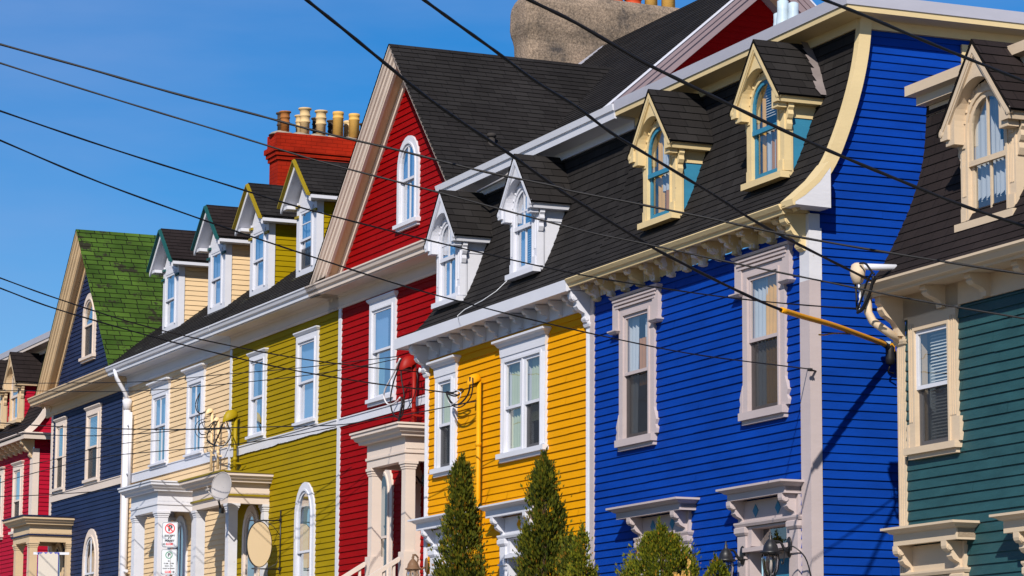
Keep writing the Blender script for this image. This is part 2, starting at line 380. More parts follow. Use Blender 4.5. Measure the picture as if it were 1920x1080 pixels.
# ------------------------------------------------------------------ lapped surfaces
def lap(mb, fmap, t0, t1, pitch, lip, xl, xr, holes=(), joint=3.2, uv=False, jit=.003, uvs=0.0, vk=1.0):
    if not callable(xl): c0 = xl; xl = lambda t: c0
    if not callable(xr): c1 = xr; xr = lambda t: c1
    k = 0; a = t0; rnd = random.Random(int(t0*1000)+int(t1*977)+len(holes))
    while a < t1-1e-4:
        b = min(a+pitch, t1)
        cuts = {a, b}
        for h in holes:
            for z in (h[2], h[3]):
                if a+.004 < z < b-.004: cuts.add(z)
            if len(h) > 4 and b > h[4] and a < h[3]:
                for q in range(1, 4): cuts.add(a+(b-a)*q/4)
        cuts = sorted(cuts)
        L0, R0 = min(xl(a), xl(b)), max(xr(a), xr(b))
        js = []; x = L0+joint*rnd.uniform(.3, 1)
        while x < R0: js.append(x); x += joint*rnd.uniform(.7, 1.3)
        jv = [(rnd.uniform(-jit, jit), lip*rnd.uniform(.88, 1.12)) for _ in range(len(js)+1)]
        for ca, cb in zip(cuts[:-1], cuts[1:]):
            m = (ca+cb)/2; iv = []
            la, lb, ra, rb = xl(ca), xl(cb), xr(ca), xr(cb)
            if lb > rb: lb = rb = (lb+rb)/2
            if la >= ra: continue
            segs = [((la, lb), (ra, rb))]
            for h in holes:
                if not (h[2] < m < h[3]): continue
                x0, x1 = h[0], h[1]
                if len(h) > 4 and m > h[4]:
                    q = (m-h[4])/(h[3]-h[4]); w = (x1-x0)/2*math.sqrt(max(0, 1-q*q)); cx = (x0+x1)/2; x0, x1 = cx-w, cx+w
                ns = []
                for (l, r) in segs:
                    if x1 <= min(l) or x0 >= max(r): ns.append((l, r)); continue
                    if x0 > min(l): ns.append((l, (x0, x0)))
                    if x1 < max(r): ns.append(((x1, x1), r))
                segs = ns
            for (l, r) in segs:
                mb.face([fmap(l[0], ca-.004, -.014), fmap(r[0], ca-.004, -.014), fmap(r[1], cb+.004, -.014), fmap(l[1], cb+.004, -.014)], [(l[0], (ca-t0)*vk+uvs), (r[0], (ca-t0)*vk+uvs), (r[1], (cb-t0)*vk+uvs), (l[1], (cb-t0)*vk+uvs)] if uv else None)
                pts = [l]+[(j, j) for j in js if max(l) < j < min(r)]+[r]
                for p, q in zip(pts[:-1], pts[1:]):
                    mid = (p[0]+q[0])/2; ji = sum(1 for j in js if j < mid); dz, lp = jv[ji]
                    if ca != a: dzz = 0
                    else: dzz = dz
                    oa = lp*(1-(ca-a)/pitch)+.002; tk = .010 if cb == b and b < t1-1e-4 else 0; ob = lp*(1-(cb-a)/pitch)+(.0005 if tk else .002)
                    g = .0015 if joint < 50 else 0
                    P = [fmap(p[0]+g, ca+dzz, oa), fmap(q[0]-g, ca+dzz, oa), fmap(q[1]-g, cb+tk, ob), fmap(p[1]+g, cb+tk, ob)]
                    U = [(p[0], (ca-t0)*vk+uvs), (q[0], (ca-t0)*vk+uvs), (q[1], (cb-t0)*vk+uvs), (p[1], (cb-t0)*vk+uvs)] if uv else None
                    mb.face(P, U)
                    if ca == a:
                        P2 = [fmap(p[0]+g, ca+dzz, -.012), fmap(q[0]-g, ca+dzz, -.012), fmap(q[0]-g, ca+dzz, oa), fmap(p[0]+g, ca+dzz, oa)]
                        mb.face(P2, [(p[0], (ca-t0)*vk+uvs), (q[0], (ca-t0)*vk+uvs)]*2 if uv else None)
        a = b; k += 1
def front(y): return lambda s, t, o: (s, y-o, t)
def side(x): return lambda s, t, o: (x+o, s, t)
def polymap(prof, mode='X', flip=1):
    """prof [(y,z)] polyline -> map of arc length t (0..len), s along X; normal toward -Y/+Z"""
    d = [0]
    for a, b in zip(prof[:-1], prof[1:]): d.append(d[-1]+math.hypot(b[0]-a[0], b[1]-a[1]))
    def at(t):
        t = max(0, min(t, d[-1]-1e-6))
        for k in range(len(d)-1):
            if t <= d[k+1]: break
        q = (t-d[k])/(d[k+1]-d[k]); a, b = prof[k], prof[k+1]
        dy, dz = (b[0]-a[0])/(d[k+1]-d[k]), (b[1]-a[1])/(d[k+1]-d[k])
        return a[0]+(b[0]-a[0])*q, a[1]+(b[1]-a[1])*q, dy, dz
    def f(s, t, o):
        y, z, dy, dz = at(t)
        return (s, y-dz*o*1.0, z+dy*o)
    return f, d[-1], at
# ------------------------------------------------------------------ openings
def outline(x0, x1, z0, z1, zs=None, n=12):
    if zs is None: return [(x0, z0), (x0, z1), (x1, z1), (x1, z0)]
    cx, r = (x0+x1)/2, (x1-x0)/2
    return [(x0, z0)]+[(cx-r*math.cos(math.pi*k/n), zs+(z1-zs)*math.sin(math.pi*k/n)) for k in range(n+1)]+[(x1, z0)]
def ring(mb, A, B, yf, yb, bottom=False):
    n = len(A)
    for k in range(n-1):
        a, b, c, d = A[k], A[k+1], B[k+1], B[k]
        mb.face([(a[0], yf, a[1]), (b[0], yf, b[1]), (c[0], yf, c[1]), (d[0], yf, d[1])])
        mb.face([(c[0], yf, c[1]), (c[0], yb, c[1]), (d[0], yb, d[1]), (d[0], yf, d[1])])
        mb.face([(a[0], yf, a[1]), (a[0], yb, a[1]), (b[0], yb, b[1]), (b[0], yf, b[1])])
    for k in (0, n-1):
        a, d = A[k], B[k]
        mb.face([(a[0], yf, a[1]), (a[0], yb, a[1]), (d[0], yb, d[1]), (d[0], yf, d[1])])
def flat(mb, pts, y): mb.face([(p[0], y, p[1]) for p in pts])
def drape(mb, xa, xb, za, zb, y, amp=.02, freq=22, flare=0.0, n=28):
    for k in range(n):
        r = []
        for j in (k, k+1):
            u = j/n; x = xa+(xb-xa)*u; r.append((x, y+amp*math.sin(freq*u*(xb-xa)*3+xa*7), (xb-xa)*flare*u))
        (x0, y0, f0), (x1, y1, f1) = r
        mb.face([(x0-f0, y0, za), (x1-f1, y1, za), (x1, y1, zb), (x0, y0, zb)], None, True)
def window(T, x0, x1, z0, z1, yw=0, cas=.11, trim='white', sash='white', zs=None, head='cap', curtains=(), screen=False,
           munt='', sill=.06, sillx=.04, sillo=.10, zr=None, room='room', proud=.045, hole=True, name='window', parent=None, sash_lo=None, double=False, label=None, sillm=None, glass='glass'):
    zr = zr if zr is not None else (z0+z1)/2
    if hole: T.holes.append((x0-.02, x1+.02, z0-.02, z1+.02)+((zs,) if zs else ()))
    A = outline(x0, x1, z0, z1, zs)
    zo = z1+(.085 if head == 'crown' else cas)
    B = outline(x0-cas, x1+cas, z0, zo, zs)
    c = MB(); ring(c, A, B, yw-proud, yw+.10)
    b0 = outline(x0-cas*.22, x1+cas*.22, z0, z1+cas*.22, zs); ring(c, A, b0, yw-proud-.018, yw-proud)
    w = T.add(name, c, trim, parent, label)
    sub = w if parent is None else parent
    def add(nm, mb, mt): return T.add(nm, mb, mt, sub)
    m = MB()
    m.box(x0-cas-sillx, x1+cas+sillx, yw-sillo, yw+.1, z0-sill, z0)
    m.box(x0-cas, x1+cas, yw-sillo*.6, yw, z0-sill-.05, z0-sill)
    add('sill', m, sillm or trim)
    if head == 'cap':
        m = MB(); z = zo
        m.sweep([(x0-cas, yw), (x0-cas, yw-proud), (x1+cas, yw-proud), (x1+cas, yw)], [(-.04, z+.001), (.012, z+.001), (.045, z+.045), (.045, z+.065), (-.04, z+.075)])
        add('head_moulding', m, trim)
    elif head == 'crown':
        m = MB(); z = zo
        m.prism([(x0-cas, z+.001), (x1+cas, z+.001), (x1+cas+.035, z+.14), (x0-cas-.035, z+.14)], lambda a, b: (a, yw-proud-.012, b), lambda a, b: (a, yw, b))
        m.sweep([(x0-cas-.035, yw), (x0-cas-.035, yw-proud-.012), (x1+cas+.035, yw-proud-.012), (x1+cas+.035, yw)],
                [(-.04, z+.141), (.012, z+.141), (.03, z+.16), (.045, z+.185), (.085, z+.205), (.085, z+.235), (-.04, z+.24)])
        add('head_moulding', m, trim)
        m = MB()
        for xa in (x0-cas, x1):
            for q in (.25, .5, .75): m.box(xa+cas*q-.007, xa+cas*q+.007, yw-proud-.012, yw-proud, z0+.02, z1)
        add('fluting', m, trim)
    elif head == 'ears':
        m = MB(); z = z1; e = .155
        m.box(x0-cas-e, x0-cas+.01, yw-.065, yw, z-.16, z+.24); m.box(x1+cas-.01, x1+cas+e, yw-.065, yw, z-.16, z+.24)
        m.box(x0-cas+.011, x1+cas-.011, yw-.064, yw, z+cas+.001, z+.24)
        m.sweep([(x0-cas-e, yw), (x0-cas-e, yw-.065), (x1+cas+e, yw-.065), (x1+cas+e, yw)], [(-.05, z+.241), (.02, z+.241), (.04, z+.27), (-.05, z+.275)])
        # stepped mouldings inside the head, in shade
        for q in range(3): m.box(x0-cas-e+.03+.03*q, x1+cas+e-.03-.03*q, yw-.088+.008*q, yw-.06, z+.20-.045*q, z+.225-.045*q)
        for xa in (x0-cas-e, x1+cas+.02):
            m.sweep([(xa-.01, yw), (xa-.01, yw-.066), (xa+e-.01, yw-.066), (xa+e-.01, yw)], [(-.05, z-.205), (.02, z-.205), (.05, z-.175), (.05, z-.16), (-.05, z-.158)])
        add('head_moulding', m, trim)
        m = MB()
        for sx, xa in ((-1, x0-cas), (1, x1+cas)):
            pr = [(0, z0+.001), (.075, z0+.001), (.08, z0+.06), (.05, z0+.11), (.075, z0+.17), (.05, z0+.23), (.02, z0+.29), (0, z0+.33)]
            m.prism([(xa+sx*p, q) for p, q in pr], lambda a, b: (a, yw-.05, b), lambda a, b: (a, yw, b))
        add('foot_scroll', m, trim)
    elif head == 'dome':
        pass
    # sashes
    st = .042; xm = [(x0, x1)]
    if double:
        mid = (x0+x1)/2; m = MB(); m.box(mid-.065, mid+.065, yw-.04, yw+.1, z0, z1); m.box(mid-.02, mid+.02, yw-.055, yw-.04, z0, z1); add('mullion', m, trim)
        xm = [(x0, mid-.065), (mid+.065, x1)]
    for i, (a0, a1) in enumerate(xm):
        up = MB(); O = outline(a0, a1, zr-.02, z1, zs if not double else None); I = outline(a0+st, a1-st, zr+.02, z1-st, zs if not double else None)
        ring(up, I, O, yw-.038, yw-.004); up.box(a0, a1, yw-.037, yw-.005, zr-.02, zr+.02)
        lo = MB(); O = outline(a0, a1, z0, zr+.02); I = outline(a0+st, a1-st, z0+.06, zr-.02)
        ring(lo, I, O, yw-.003, yw+.03); lo.box(a0, a1, yw-.002, yw+.029, z0, z0+.06)
        if 'v' in munt:
            cx = (a0+a1)/2; up.box(cx-.016, cx+.016, yw-.034, yw-.008, zr+.02, z1-.02); lo.box(cx-.016, cx+.016, yw+.001, yw+.026, z0+.06, zr-.02)
        if 'h' in munt:
            zz = (zr+z1)/2; up.box(a0+st, a1-st, yw-.033, yw-.009, zz-.012, zz+.012); zz = (z0+zr)/2; lo.box(a0+st, a1-st, yw+.002, yw+.025, zz-.012, zz+.012)
        if 't' in munt:
            zz = zr+.40*(z1-zr); up.box(a0+st, a1-st, yw-.033, yw-.009, zz-.015, zz+.015)
        add('upper_sash', up, sash); add('lower_sash', lo, sash_lo or sash)
        g = MB(); flat(g, outline(a0+.02, a1-.02, zr+.01, z1-.02, zs if not double else None), yw-.022); add('pane', g, glass)
        g = MB(); flat(g, outline(a0+.02, a1-.02, z0+.03, zr), yw+.012); add('pane', g, glass)
        if screen and (screen is True or i in screen):
            g = MB(); flat(g, outline(a0+.01, a1-.01, z0+.01, zr-.015), yw-.012); add('insect_screen', g, 'screen')
    r = MB(); X0, X1, Z0, Z1, Y0, Y1 = x0-.12, x1+.12, z0-.1, z1+.08, yw+.101, yw+.8
    r.face([(X0, Y1, Z0), (X1, Y1, Z0), (X1, Y1, Z1), (X0, Y1, Z1)])
    for q in ([(X0, Y0, Z0), (X0, Y1, Z0), (X0, Y1, Z1), (X0, Y0, Z1)], [(X1, Y0, Z0), (X1, Y1, Z0), (X1, Y1, Z1), (X1, Y0, Z1)],
              [(X0, Y0, Z0), (X1, Y0, Z0), (X1, Y1, Z0), (X0, Y1, Z0)], [(X0, Y0, Z1), (X1, Y0, Z1), (X1, Y1, Z1), (X0, Y1, Z1)]): r.face(q)
    add('window_recess', r, room)
    for cu in curtains:
        g = MB(); ux0, ux1, uz0, uz1, mt = cu[:5]; fl = cu[5] if len(cu) > 5 else 0
        W, Hh = x1-x0, z1-z0
        if mt == 'blind':
            z = z1-.03-(1-uz1)*Hh; zb_ = z0+uz0*Hh
            while z > zb_:
                g.face([(x0+ux0*W, yw+.035, z-.022), (x0+ux1*W, yw+.035, z-.022), (x0+ux1*W, yw+.055, z), (x0+ux0*W, yw+.055, z)]); z -= .034
            add('blind', g, 'blind')
        else:
            drape(g, x0+ux0*W-.03, x0+ux1*W+.03, z0+uz0*Hh, z0+uz1*Hh, yw+.055, amp=.014, flare=fl); add('curtain', g, mt)
    return w
def bracket(mb, x, w, zt, d, h, y=0):
    P = [(0, 0), (d, 0), (d, -.16*h), (.96*d, -.25*h), (.86*d, -.32*h), (.74*d, -.33*h), (.70*d, -.40*h), (.72*d, -.48*h), (.62*d, -.58*h), (.46*d, -.64*h),
         (.34*d, -.68*h), (.30*d, -.76*h), (.34*d, -.84*h), (.28*d, -.94*h), (.16*d, -h), (0, -h)]
    mb.prism(P, lambda a, b: (x-w/2, y-a, zt+b), lambda a, b: (x+w/2, y-a, zt+b))
    for k in (0, 1):   # scroll bosses
        r, cy, cz = (.14*d, .80*d, -.20*h) if k == 0 else (.08*d, .25*d, -.86*h)
        pr = [(cy+r*math.cos(t*math.pi/5), cz+r*math.sin(t*math.pi/5)) for t in range(10)]
        mb.prism(pr, lambda a, b: (x-w/2-.012, y-a, zt+b), lambda a, b: (x+w/2+.012, y-a, zt+b))
# ------------------------------------------------------------------ mansard dormer with arched hood
def arch_dormer(T, cx, z0, s, yf, prof_at, trim, sash, cheek, roofm, curtains, munt='', rail=.66, sashlo=None, cheekband=True, clapcheek=None, flash=None):
    X = lambda a: cx+s*a
    Z = lambda a: z0+s*a
    yr, yb = yf-.140*s, yf-.115*s; gl = 'clearglass' if trim in ('butter', 'beige') else 'glass'
    D = T.add('dormer', (lambda m: (m.box(X(-.46), X(.46), yf+.02, yf+.9, Z(.03), Z(.10)), m)[1])(MB()), trim)
    add = lambda n, mb, mt: T.add(n, mb, mt, D)
    # window wall with arched opening
    A = outline(X(-.325), X(.325), Z(.09), Z(1.25), Z(.93)); B = outline(X(-.47), X(.47), Z(.09), Z(1.35), Z(.95))
    m = MB(); ring(m, A, B, yf, yf+.1); b0 = outline(X(-.355), X(.355), Z(.09), Z(1.285), Z(.93)); ring(m, A, b0, yf-.016, yf)
    for sx in (-1, 1): m.box(X(sx*.455), X(sx*.365), yf-.018, yf, Z(.09), Z(.22)); m.box(X(sx*.455), X(sx*.375), yf-.014, yf, Z(.78), Z(.84))
    if trim in ('beige', 'white'):
        for sx in (-1, 1):
            for q in (.38, .405, .43): m.box(X(sx*q)-.005, X(sx*q)+.005, yf-.010, yf, Z(.33), Z(.74))
    for k in range(11):
        a = math.pi*(.06+.88*k/10); px, pz = X(-.385*math.cos(a)), Z(.95)+s*.385*math.sin(a); m.box(px-.009, px+.009, yf-.016, yf, pz-.014, pz+.014)
    add('window_surround', m, trim)
    m = MB(); m.box(X(-.50), X(.50), yf-.07, yf+.05, Z(0), Z(.075)); (m.box(X(-.46), X(.46), yf-.03, yf+.05, Z(-.06), Z(-.001)) if trim == 'beige' else 0); add('sill', m, trim)
    # sashes
    st = .05*s; x0, x1, zb, zr, zt, zsp = X(-.325), X(.325), Z(.09), Z(rail), Z(1.25), Z(.93)
    up = MB(); ring(up, outline(x0+st, x1-st, zr+.02, zt-st, zsp), outline(x0, x1, zr-.02, zt, zsp), yf+.002, yf+.03); up.box(x0, x1, yf-.003, yf+.028, zr-.028, zr+.028)
    lo = MB(); ring(lo, outline(x0+st, x1-st, zb+.06, zr-.02), outline(x0, x1, zb, zr+.02), yf+.031, yf+.06); lo.box(x0, x1, yf+.032, yf+.059, zb, zb+.07)
    if 'v' in munt: up.box(cx-.014, cx+.014, yf+.004, yf+.027, zr, zt-.03); lo.box(cx-.014, cx+.014, yf+.033, yf+.057, zb+.05, zr)
    if 'h' in munt: zz = Z(.92); up.box(x0+.03, x1-.03, yf+.005, yf+.026, zz-.014, zz+.014); zz = Z(.45); 
    add('upper_sash', up, sash); add('lower_sash', lo, sashlo or sash)
    g = MB(); flat(g, outline(x0+.02, x1-.02, zr, zt-.02, zsp), yf+.016); add('pane', g, gl)
    g = MB(); flat(g, outline(x0+.02, x1-.02, zb+.02, zr), yf+.045); add('pane', g, gl)
    for (u0, u1, v0, v1, mt) in curtains:
        g = MB(); xa, xb, za, zc = x0+u0*(x1-x0), x0+u1*(x1-x0), zb+v0*(zt-zb), zb+v1*(zt-zb)
        if mt == 'blind':
            z = zc
            while z > za: g.face([(xa, yf+.075, z-.02), (xb, yf+.075, z-.02), (xb, yf+.095, z), (xa, yf+.095, z)]); z -= .032
            add('blind', g, 'blind')
        else: drape(g, xa, xb, za, zc, yf+.10, amp=.013); add('curtain', g, mt)
    r = MB(); r.face([(x0-.05, yf+.45, zb-.05), (x1+.05, yf+.45, zb-.05), (x1+.05, yf+.45, zt), (x0-.05, yf+.45, zt)])
    for xx in (x0-.04, x1+.04): r.face([(xx, yf+.1, zb), (xx, yf+.45, zb), (xx, yf+.45, zt), (xx, yf+.1, zt)])
    add('window_recess', r, 'room')
    # gable board with arch
    n = 24; ins = outline(X(-.385), X(.385), Z(.82), Z(1.37), Z(.98), n-2)
    poly = [(X(-.535), Z(.82)), (X(-.535), Z(1.0)), (cx, Z(1.66)), (X(.535), Z(1.0)), (X(.535), Z(.82))]
    ln = [0]
    for a, b in zip(poly[:-1], poly[1:]): ln.append(ln[-1]+math.dist(a, b))
    def along(u):
        t = u*ln[-1]
        for k in range(4):
            if t <= ln[k+1]+1e-9: break
        q = (t-ln[k])/(ln[k+1]-ln[k]); return (poly[k][0]+(poly[k+1][0]-poly[k][0])*q, poly[k][1]+(poly[k+1][1]-poly[k][1])*q)
    outs = [along(k/n) for k in range(n+1)]
    m = MB(); ring(m, ins, outs, yb, yf); 
    for sx in (-1, 1): m.box(X(sx*.384), X(sx*.536), yb+.001, yf-.001, Z(.815), Z(.821))
    add('gable_board', m, trim)
    # rakes
    m = MB(); L = math.hypot(.595, .72); nx, nz = .72/L, .595/L
    for sx in (-1, 1):
        for (o, th, ya, ybk) in ((0, .085, yr, yb-.001), (.02, .045, yr-.010, yr-.001)):
            pts = [(0, 1.70-o/nz*1.0), (.61, 1.70-.72*(.61/.595)-o/nz), (.61-nx*th, 1.70-.72*(.61/.595)-o/nz-nz*th), (0, 1.70-(o+th)/nz)]
            m.prism([(X(sx*a), Z(b)) for a, b in pts], lambda a, b: (a, ya, b), lambda a, b: (a, ybk, b))
        m.lathe([(.02, 0), (.045*s, .005), (.045*s, .05*s), (.02, .055*s)], (X(sx*.578), yr-.012, Z(.945)), 10, 'y')
    add('rake_moulding', m, trim)
    # side eaves
    m = MB()
    for sx in (-1, 1):
        m.prism([(X(sx*.46), Z(.87)), (X(sx*.585), Z(.87)), (X(sx*.60), Z(.93)), (X(sx*.615), Z(.955)), (X(sx*.46), Z(1.09))], lambda a, b: (a, yb-.03, b), lambda a, b: (a, yf+.52*s, b))
    add('eave_moulding', m, trim)
    # roof
    m = MB()
    for sx in (-1, 1):
        hw, rise = .637*s, .775*s; LL = math.hypot(hw, rise)
        lap(m, lambda q, t, o, sx=sx: (cx+sx*(hw*(1-t/LL)+o*rise/LL), q, Z(1.722)-rise+rise*t/LL+o*hw/LL), 0, LL, .145, .009, yr-.012, yf+.8, uv=True, joint=90, jit=.002, uvs=.115*int(R()*20), vk=.115/.145)
        m.prism([(cx, Z(1.715)), (cx+sx*hw, Z(1.715)-rise), (cx+sx*hw, Z(1.69)-rise), (cx, Z(1.69))], lambda a, b: (a, yr-.014, b), lambda a, b: (a, yr-.002, b))
    add('dormer_roof', m, roofm)
    if flash:
        m = MB(); sx = 1; P = []
        for k in range(9):
            t = k/8; z = Z(1.73)-.775*s*t; yy = prof_at(z)
            P.append((t, z, yy))
        for (t, z, y), (t2, z2, y2) in zip(P[:-1], P[1:]):
            f = lambda t, z, y, dy: (cx+.637*s*t+.022, y+dy+.01*math.sin(t*40), z+.02)
            m.face([f(t, z, y, -.13), f(t, z, y, .0), f(t2, z2, y2, .0), f(t2, z2, y2, -.10-.02*math.sin(t2*23))])
        add('patched_flashing', m, 'flash')
    # cheeks
    m = MB()
    for sx in (-1, 1):
        xx = X(sx*.445)
        if clapcheek: lap(m, lambda q, t, o, sx=sx, xx=xx: (xx+sx*o, q, t), Z(.0), Z(.95), .1, .014, yf+.08, yf+.85, joint=50)
        else: m.face([(xx, yf+.05, Z(0)), (xx, yf+.8, Z(0)), (xx, yf+.8, Z(1)), (xx, yf+.05, Z(1))])
    add('cheek_wall', m, cheek)
    m = MB()
    for sx in (-1, 1):
        m.box(X(sx*.44), X(sx*.462), yf+.001, yf+.12, Z(.076), Z(1.0))
        if cheekband: m.box(X(sx*.44), X(sx*.458), yf+.121, yf+.8, Z(.72), Z(1.0))
    add('cheek_trim', m, trim)
    m = MB()
    for sx in (-1, 1):
        P = [(0, 0), (.11, 0), (.115, -.05), (.085, -.08), (.10, -.13), (.07, -.17), (.045, -.19), (.06, -.24), (.03, -.30), (0, -.31)]
        m.prism([(X(sx*(.462+a*.8)), Z(.87+b)) for a, b in P], lambda a, b: (a, yf+.02, b), lambda a, b: (a, yf+.09, b))
    add('dormer_bracket', m, trim)
    return D
# ------------------------------------------------------------------ gabled dormer of the cream and olive houses
def gable_dormer(T, cx, z0, yf, wallm, capm, roofm, curtains, screen=False, sillm=None, rail=.5, munt=''):
    hw = .515; zap, zft = 12.09, 11.36; rh = .77; yr = yf-.22
    D = T.add('dormer', (lambda m: (m.box(cx-hw+.02, cx+hw-.02, yf+.11, yf+1.5, z0+.01, z0+.03), m)[1])(MB()), 'white')
    add = lambda n, mb, mt: T.add(n, mb, mt, D)
    x0, x1, zb, zt = cx-.30, cx+.30, z0+.24, z0+1.29
    A = outline(x0, x1, zb, zt); m = MB()
    ring(m, A, outline(cx-hw, cx+hw, zb, zt+.17), yf, yf+.1); m.box(cx-hw, cx+hw, yf+.001, yf+.1, z0+.02, zb)
    ring(m, A, outline(x0-.05, x1+.05, zb, zt+.05), yf-.02, yf)
    m.prism([(cx-hw, zt+.17), (cx+hw, zt+.17), (cx, zap-.12)], lambda a, b: (a, yf+.015, b), lambda a, b: (a, yf+.06, b))
    add('window_surround', m, 'white')
    m = MB(); m.box(cx-hw-.05, cx+hw+.05, yf-.06, yf+.05, z0+.02, z0+.09); add('sill', m, sillm or 'white')
    m = MB(); m.box(cx-hw-.01, cx+hw+.01, yf-.03, yf+.04, z0-.07, z0+.019); add('apron', m, 'white')
    zr = zb+(zt-zb)*rail; st = .045
    up = MB(); ring(up, outline(x0+st, x1-st, zr+.02, zt-st), outline(x0, x1, zr-.02, zt), yf-.012, yf+.02); up.box(x0, x1, yf-.011, yf+.019, zr-.02, zr+.02)
    if 'h' in munt: zz = zt-.28*(zt-zr)*1.6; up.box(x0+st, x1-st, yf-.005, yf+.015, zz-.01, zz+.01)
    lo = MB(); ring(lo, outline(x0+st, x1-st, zb+.05, zr-.02), outline(x0, x1, zb, zr+.02), yf+.021, yf+.055); lo.box(x0, x1, yf+.022, yf+.054, zb, zb+.05)
    add('upper_sash', up, 'white'); add('lower_sash', lo, 'white')
    g = MB(); flat(g, outline(x0+.02, x1-.02, zr, zt-.02), yf+.004); add('pane', g, 'glass')
    g = MB(); flat(g, outline(x0+.02, x1-.02, zb+.02, zr), yf+.036); add('pane', g, 'glass')
    if screen: g = MB(); flat(g, outline(x0+.01, x1-.01, zb+.01, zb+(zt-zb)*.36), yf+.015); add('insect_screen', g, 'screen')
    for (u0, u1, v0, v1, mt) in curtains:
        g = MB(); xa, xb, za, zc = x0+u0*.6, x0+u1*.6, zb+v0*(zt-zb), zb+v1*(zt-zb); drape(g, xa, xb, za, zc, yf+.11, amp=.016); add('curtain', g, mt)
    r = MB(); r.face([(x0-.05, yf+.6, zb-.05), (x1+.05, yf+.6, zb-.05), (x1+.05, yf+.6, zt), (x0-.05, yf+.6, zt)])
    for xx in (x0-.04, x1+.04): r.face([(xx, yf+.1, zb), (xx, yf+.6, zb), (xx, yf+.6, zt), (xx, yf+.1, zt)])
    add('window_recess', r, 'roomlit')
    m = MB()
    for sx in (-1, 1):
        lap(m, lambda q, t, o, sx=sx: (cx+sx*(hw-.015+o), q, t), z0, zft+.05, .1, .014, yf+.12, yf+2.3, joint=50)
    add('cheek_wall', m, wallm)
    m = MB()
    for sx in (-1, 1): m.box(cx+sx*(hw-.01), cx+sx*(hw+.012), yf+.001, yf+.13, z0+.09, zft+.02)
    add('corner_board', m, 'white')
    m = MB()
    for sx in (-1, 1):
        for zz, dd in ((zt+.10, .04), (zt-.09, .035)):
            m.box(cx+sx*(hw-.16), cx+sx*(hw+.04), yf-dd, yf-.001, zz, zz+.045)
    add('corbel_block', m, capm)
    rise = zap-zft; LL = math.hypot(rh, rise)
    m = MB()
    for sx in (-1, 1):
        lap(m, lambda q, t, o, sx=sx: (cx+sx*(rh*(1-t/LL)+o*rise/LL), q, zft+rise*t/LL+o*rh/LL), 0, LL, .115, .008, yr-.02, yf+2.9, uv=True, joint=90, jit=.002, uvs=.115*int(R()*20))
    add('dormer_roof', m, roofm)
    def chev(m, o, th, ya, yb2, wide=rh):
        for sx in (-1, 1):
            k = rise/rh
            m.prism([(cx, zap-o), (cx+sx*wide, zap-o-k*wide), (cx+sx*wide, zap-o-k*wide-th), (cx, zap-o-th)], lambda a, b: (a, ya, b), lambda a, b: (a, yb2, b))
    m = MB(); chev(m, .012, .055, yr-.05, yr-.001); chev(m, .03, .035, yr-.075, yr-.05); add('rake_edge', m, capm)
    m = MB(); chev(m, .068, .10, yr-.012, yr+.02, rh-.01); add('rake_board', m, 'white')
    m = MB()   # soffit slopes and side fascia
    for sx in (-1, 1):
        k = rise/rh
        m.prism([(cx, zap-.10), (cx+sx*(rh-.02), zap-.10-k*(rh-.02)), (cx+sx*(rh-.02), zap-.125-k*(rh-.02)), (cx, zap-.125)], lambda a, b: (a, yr+.021, b), lambda a, b: (a, yf+2.4, b))
        m.box(cx+sx*(hw-.02), cx+sx*(rh-.01), yr+.022, yf+2.3, zft-.10, zft-.04)
    add('soffit', m, 'white')
    return D
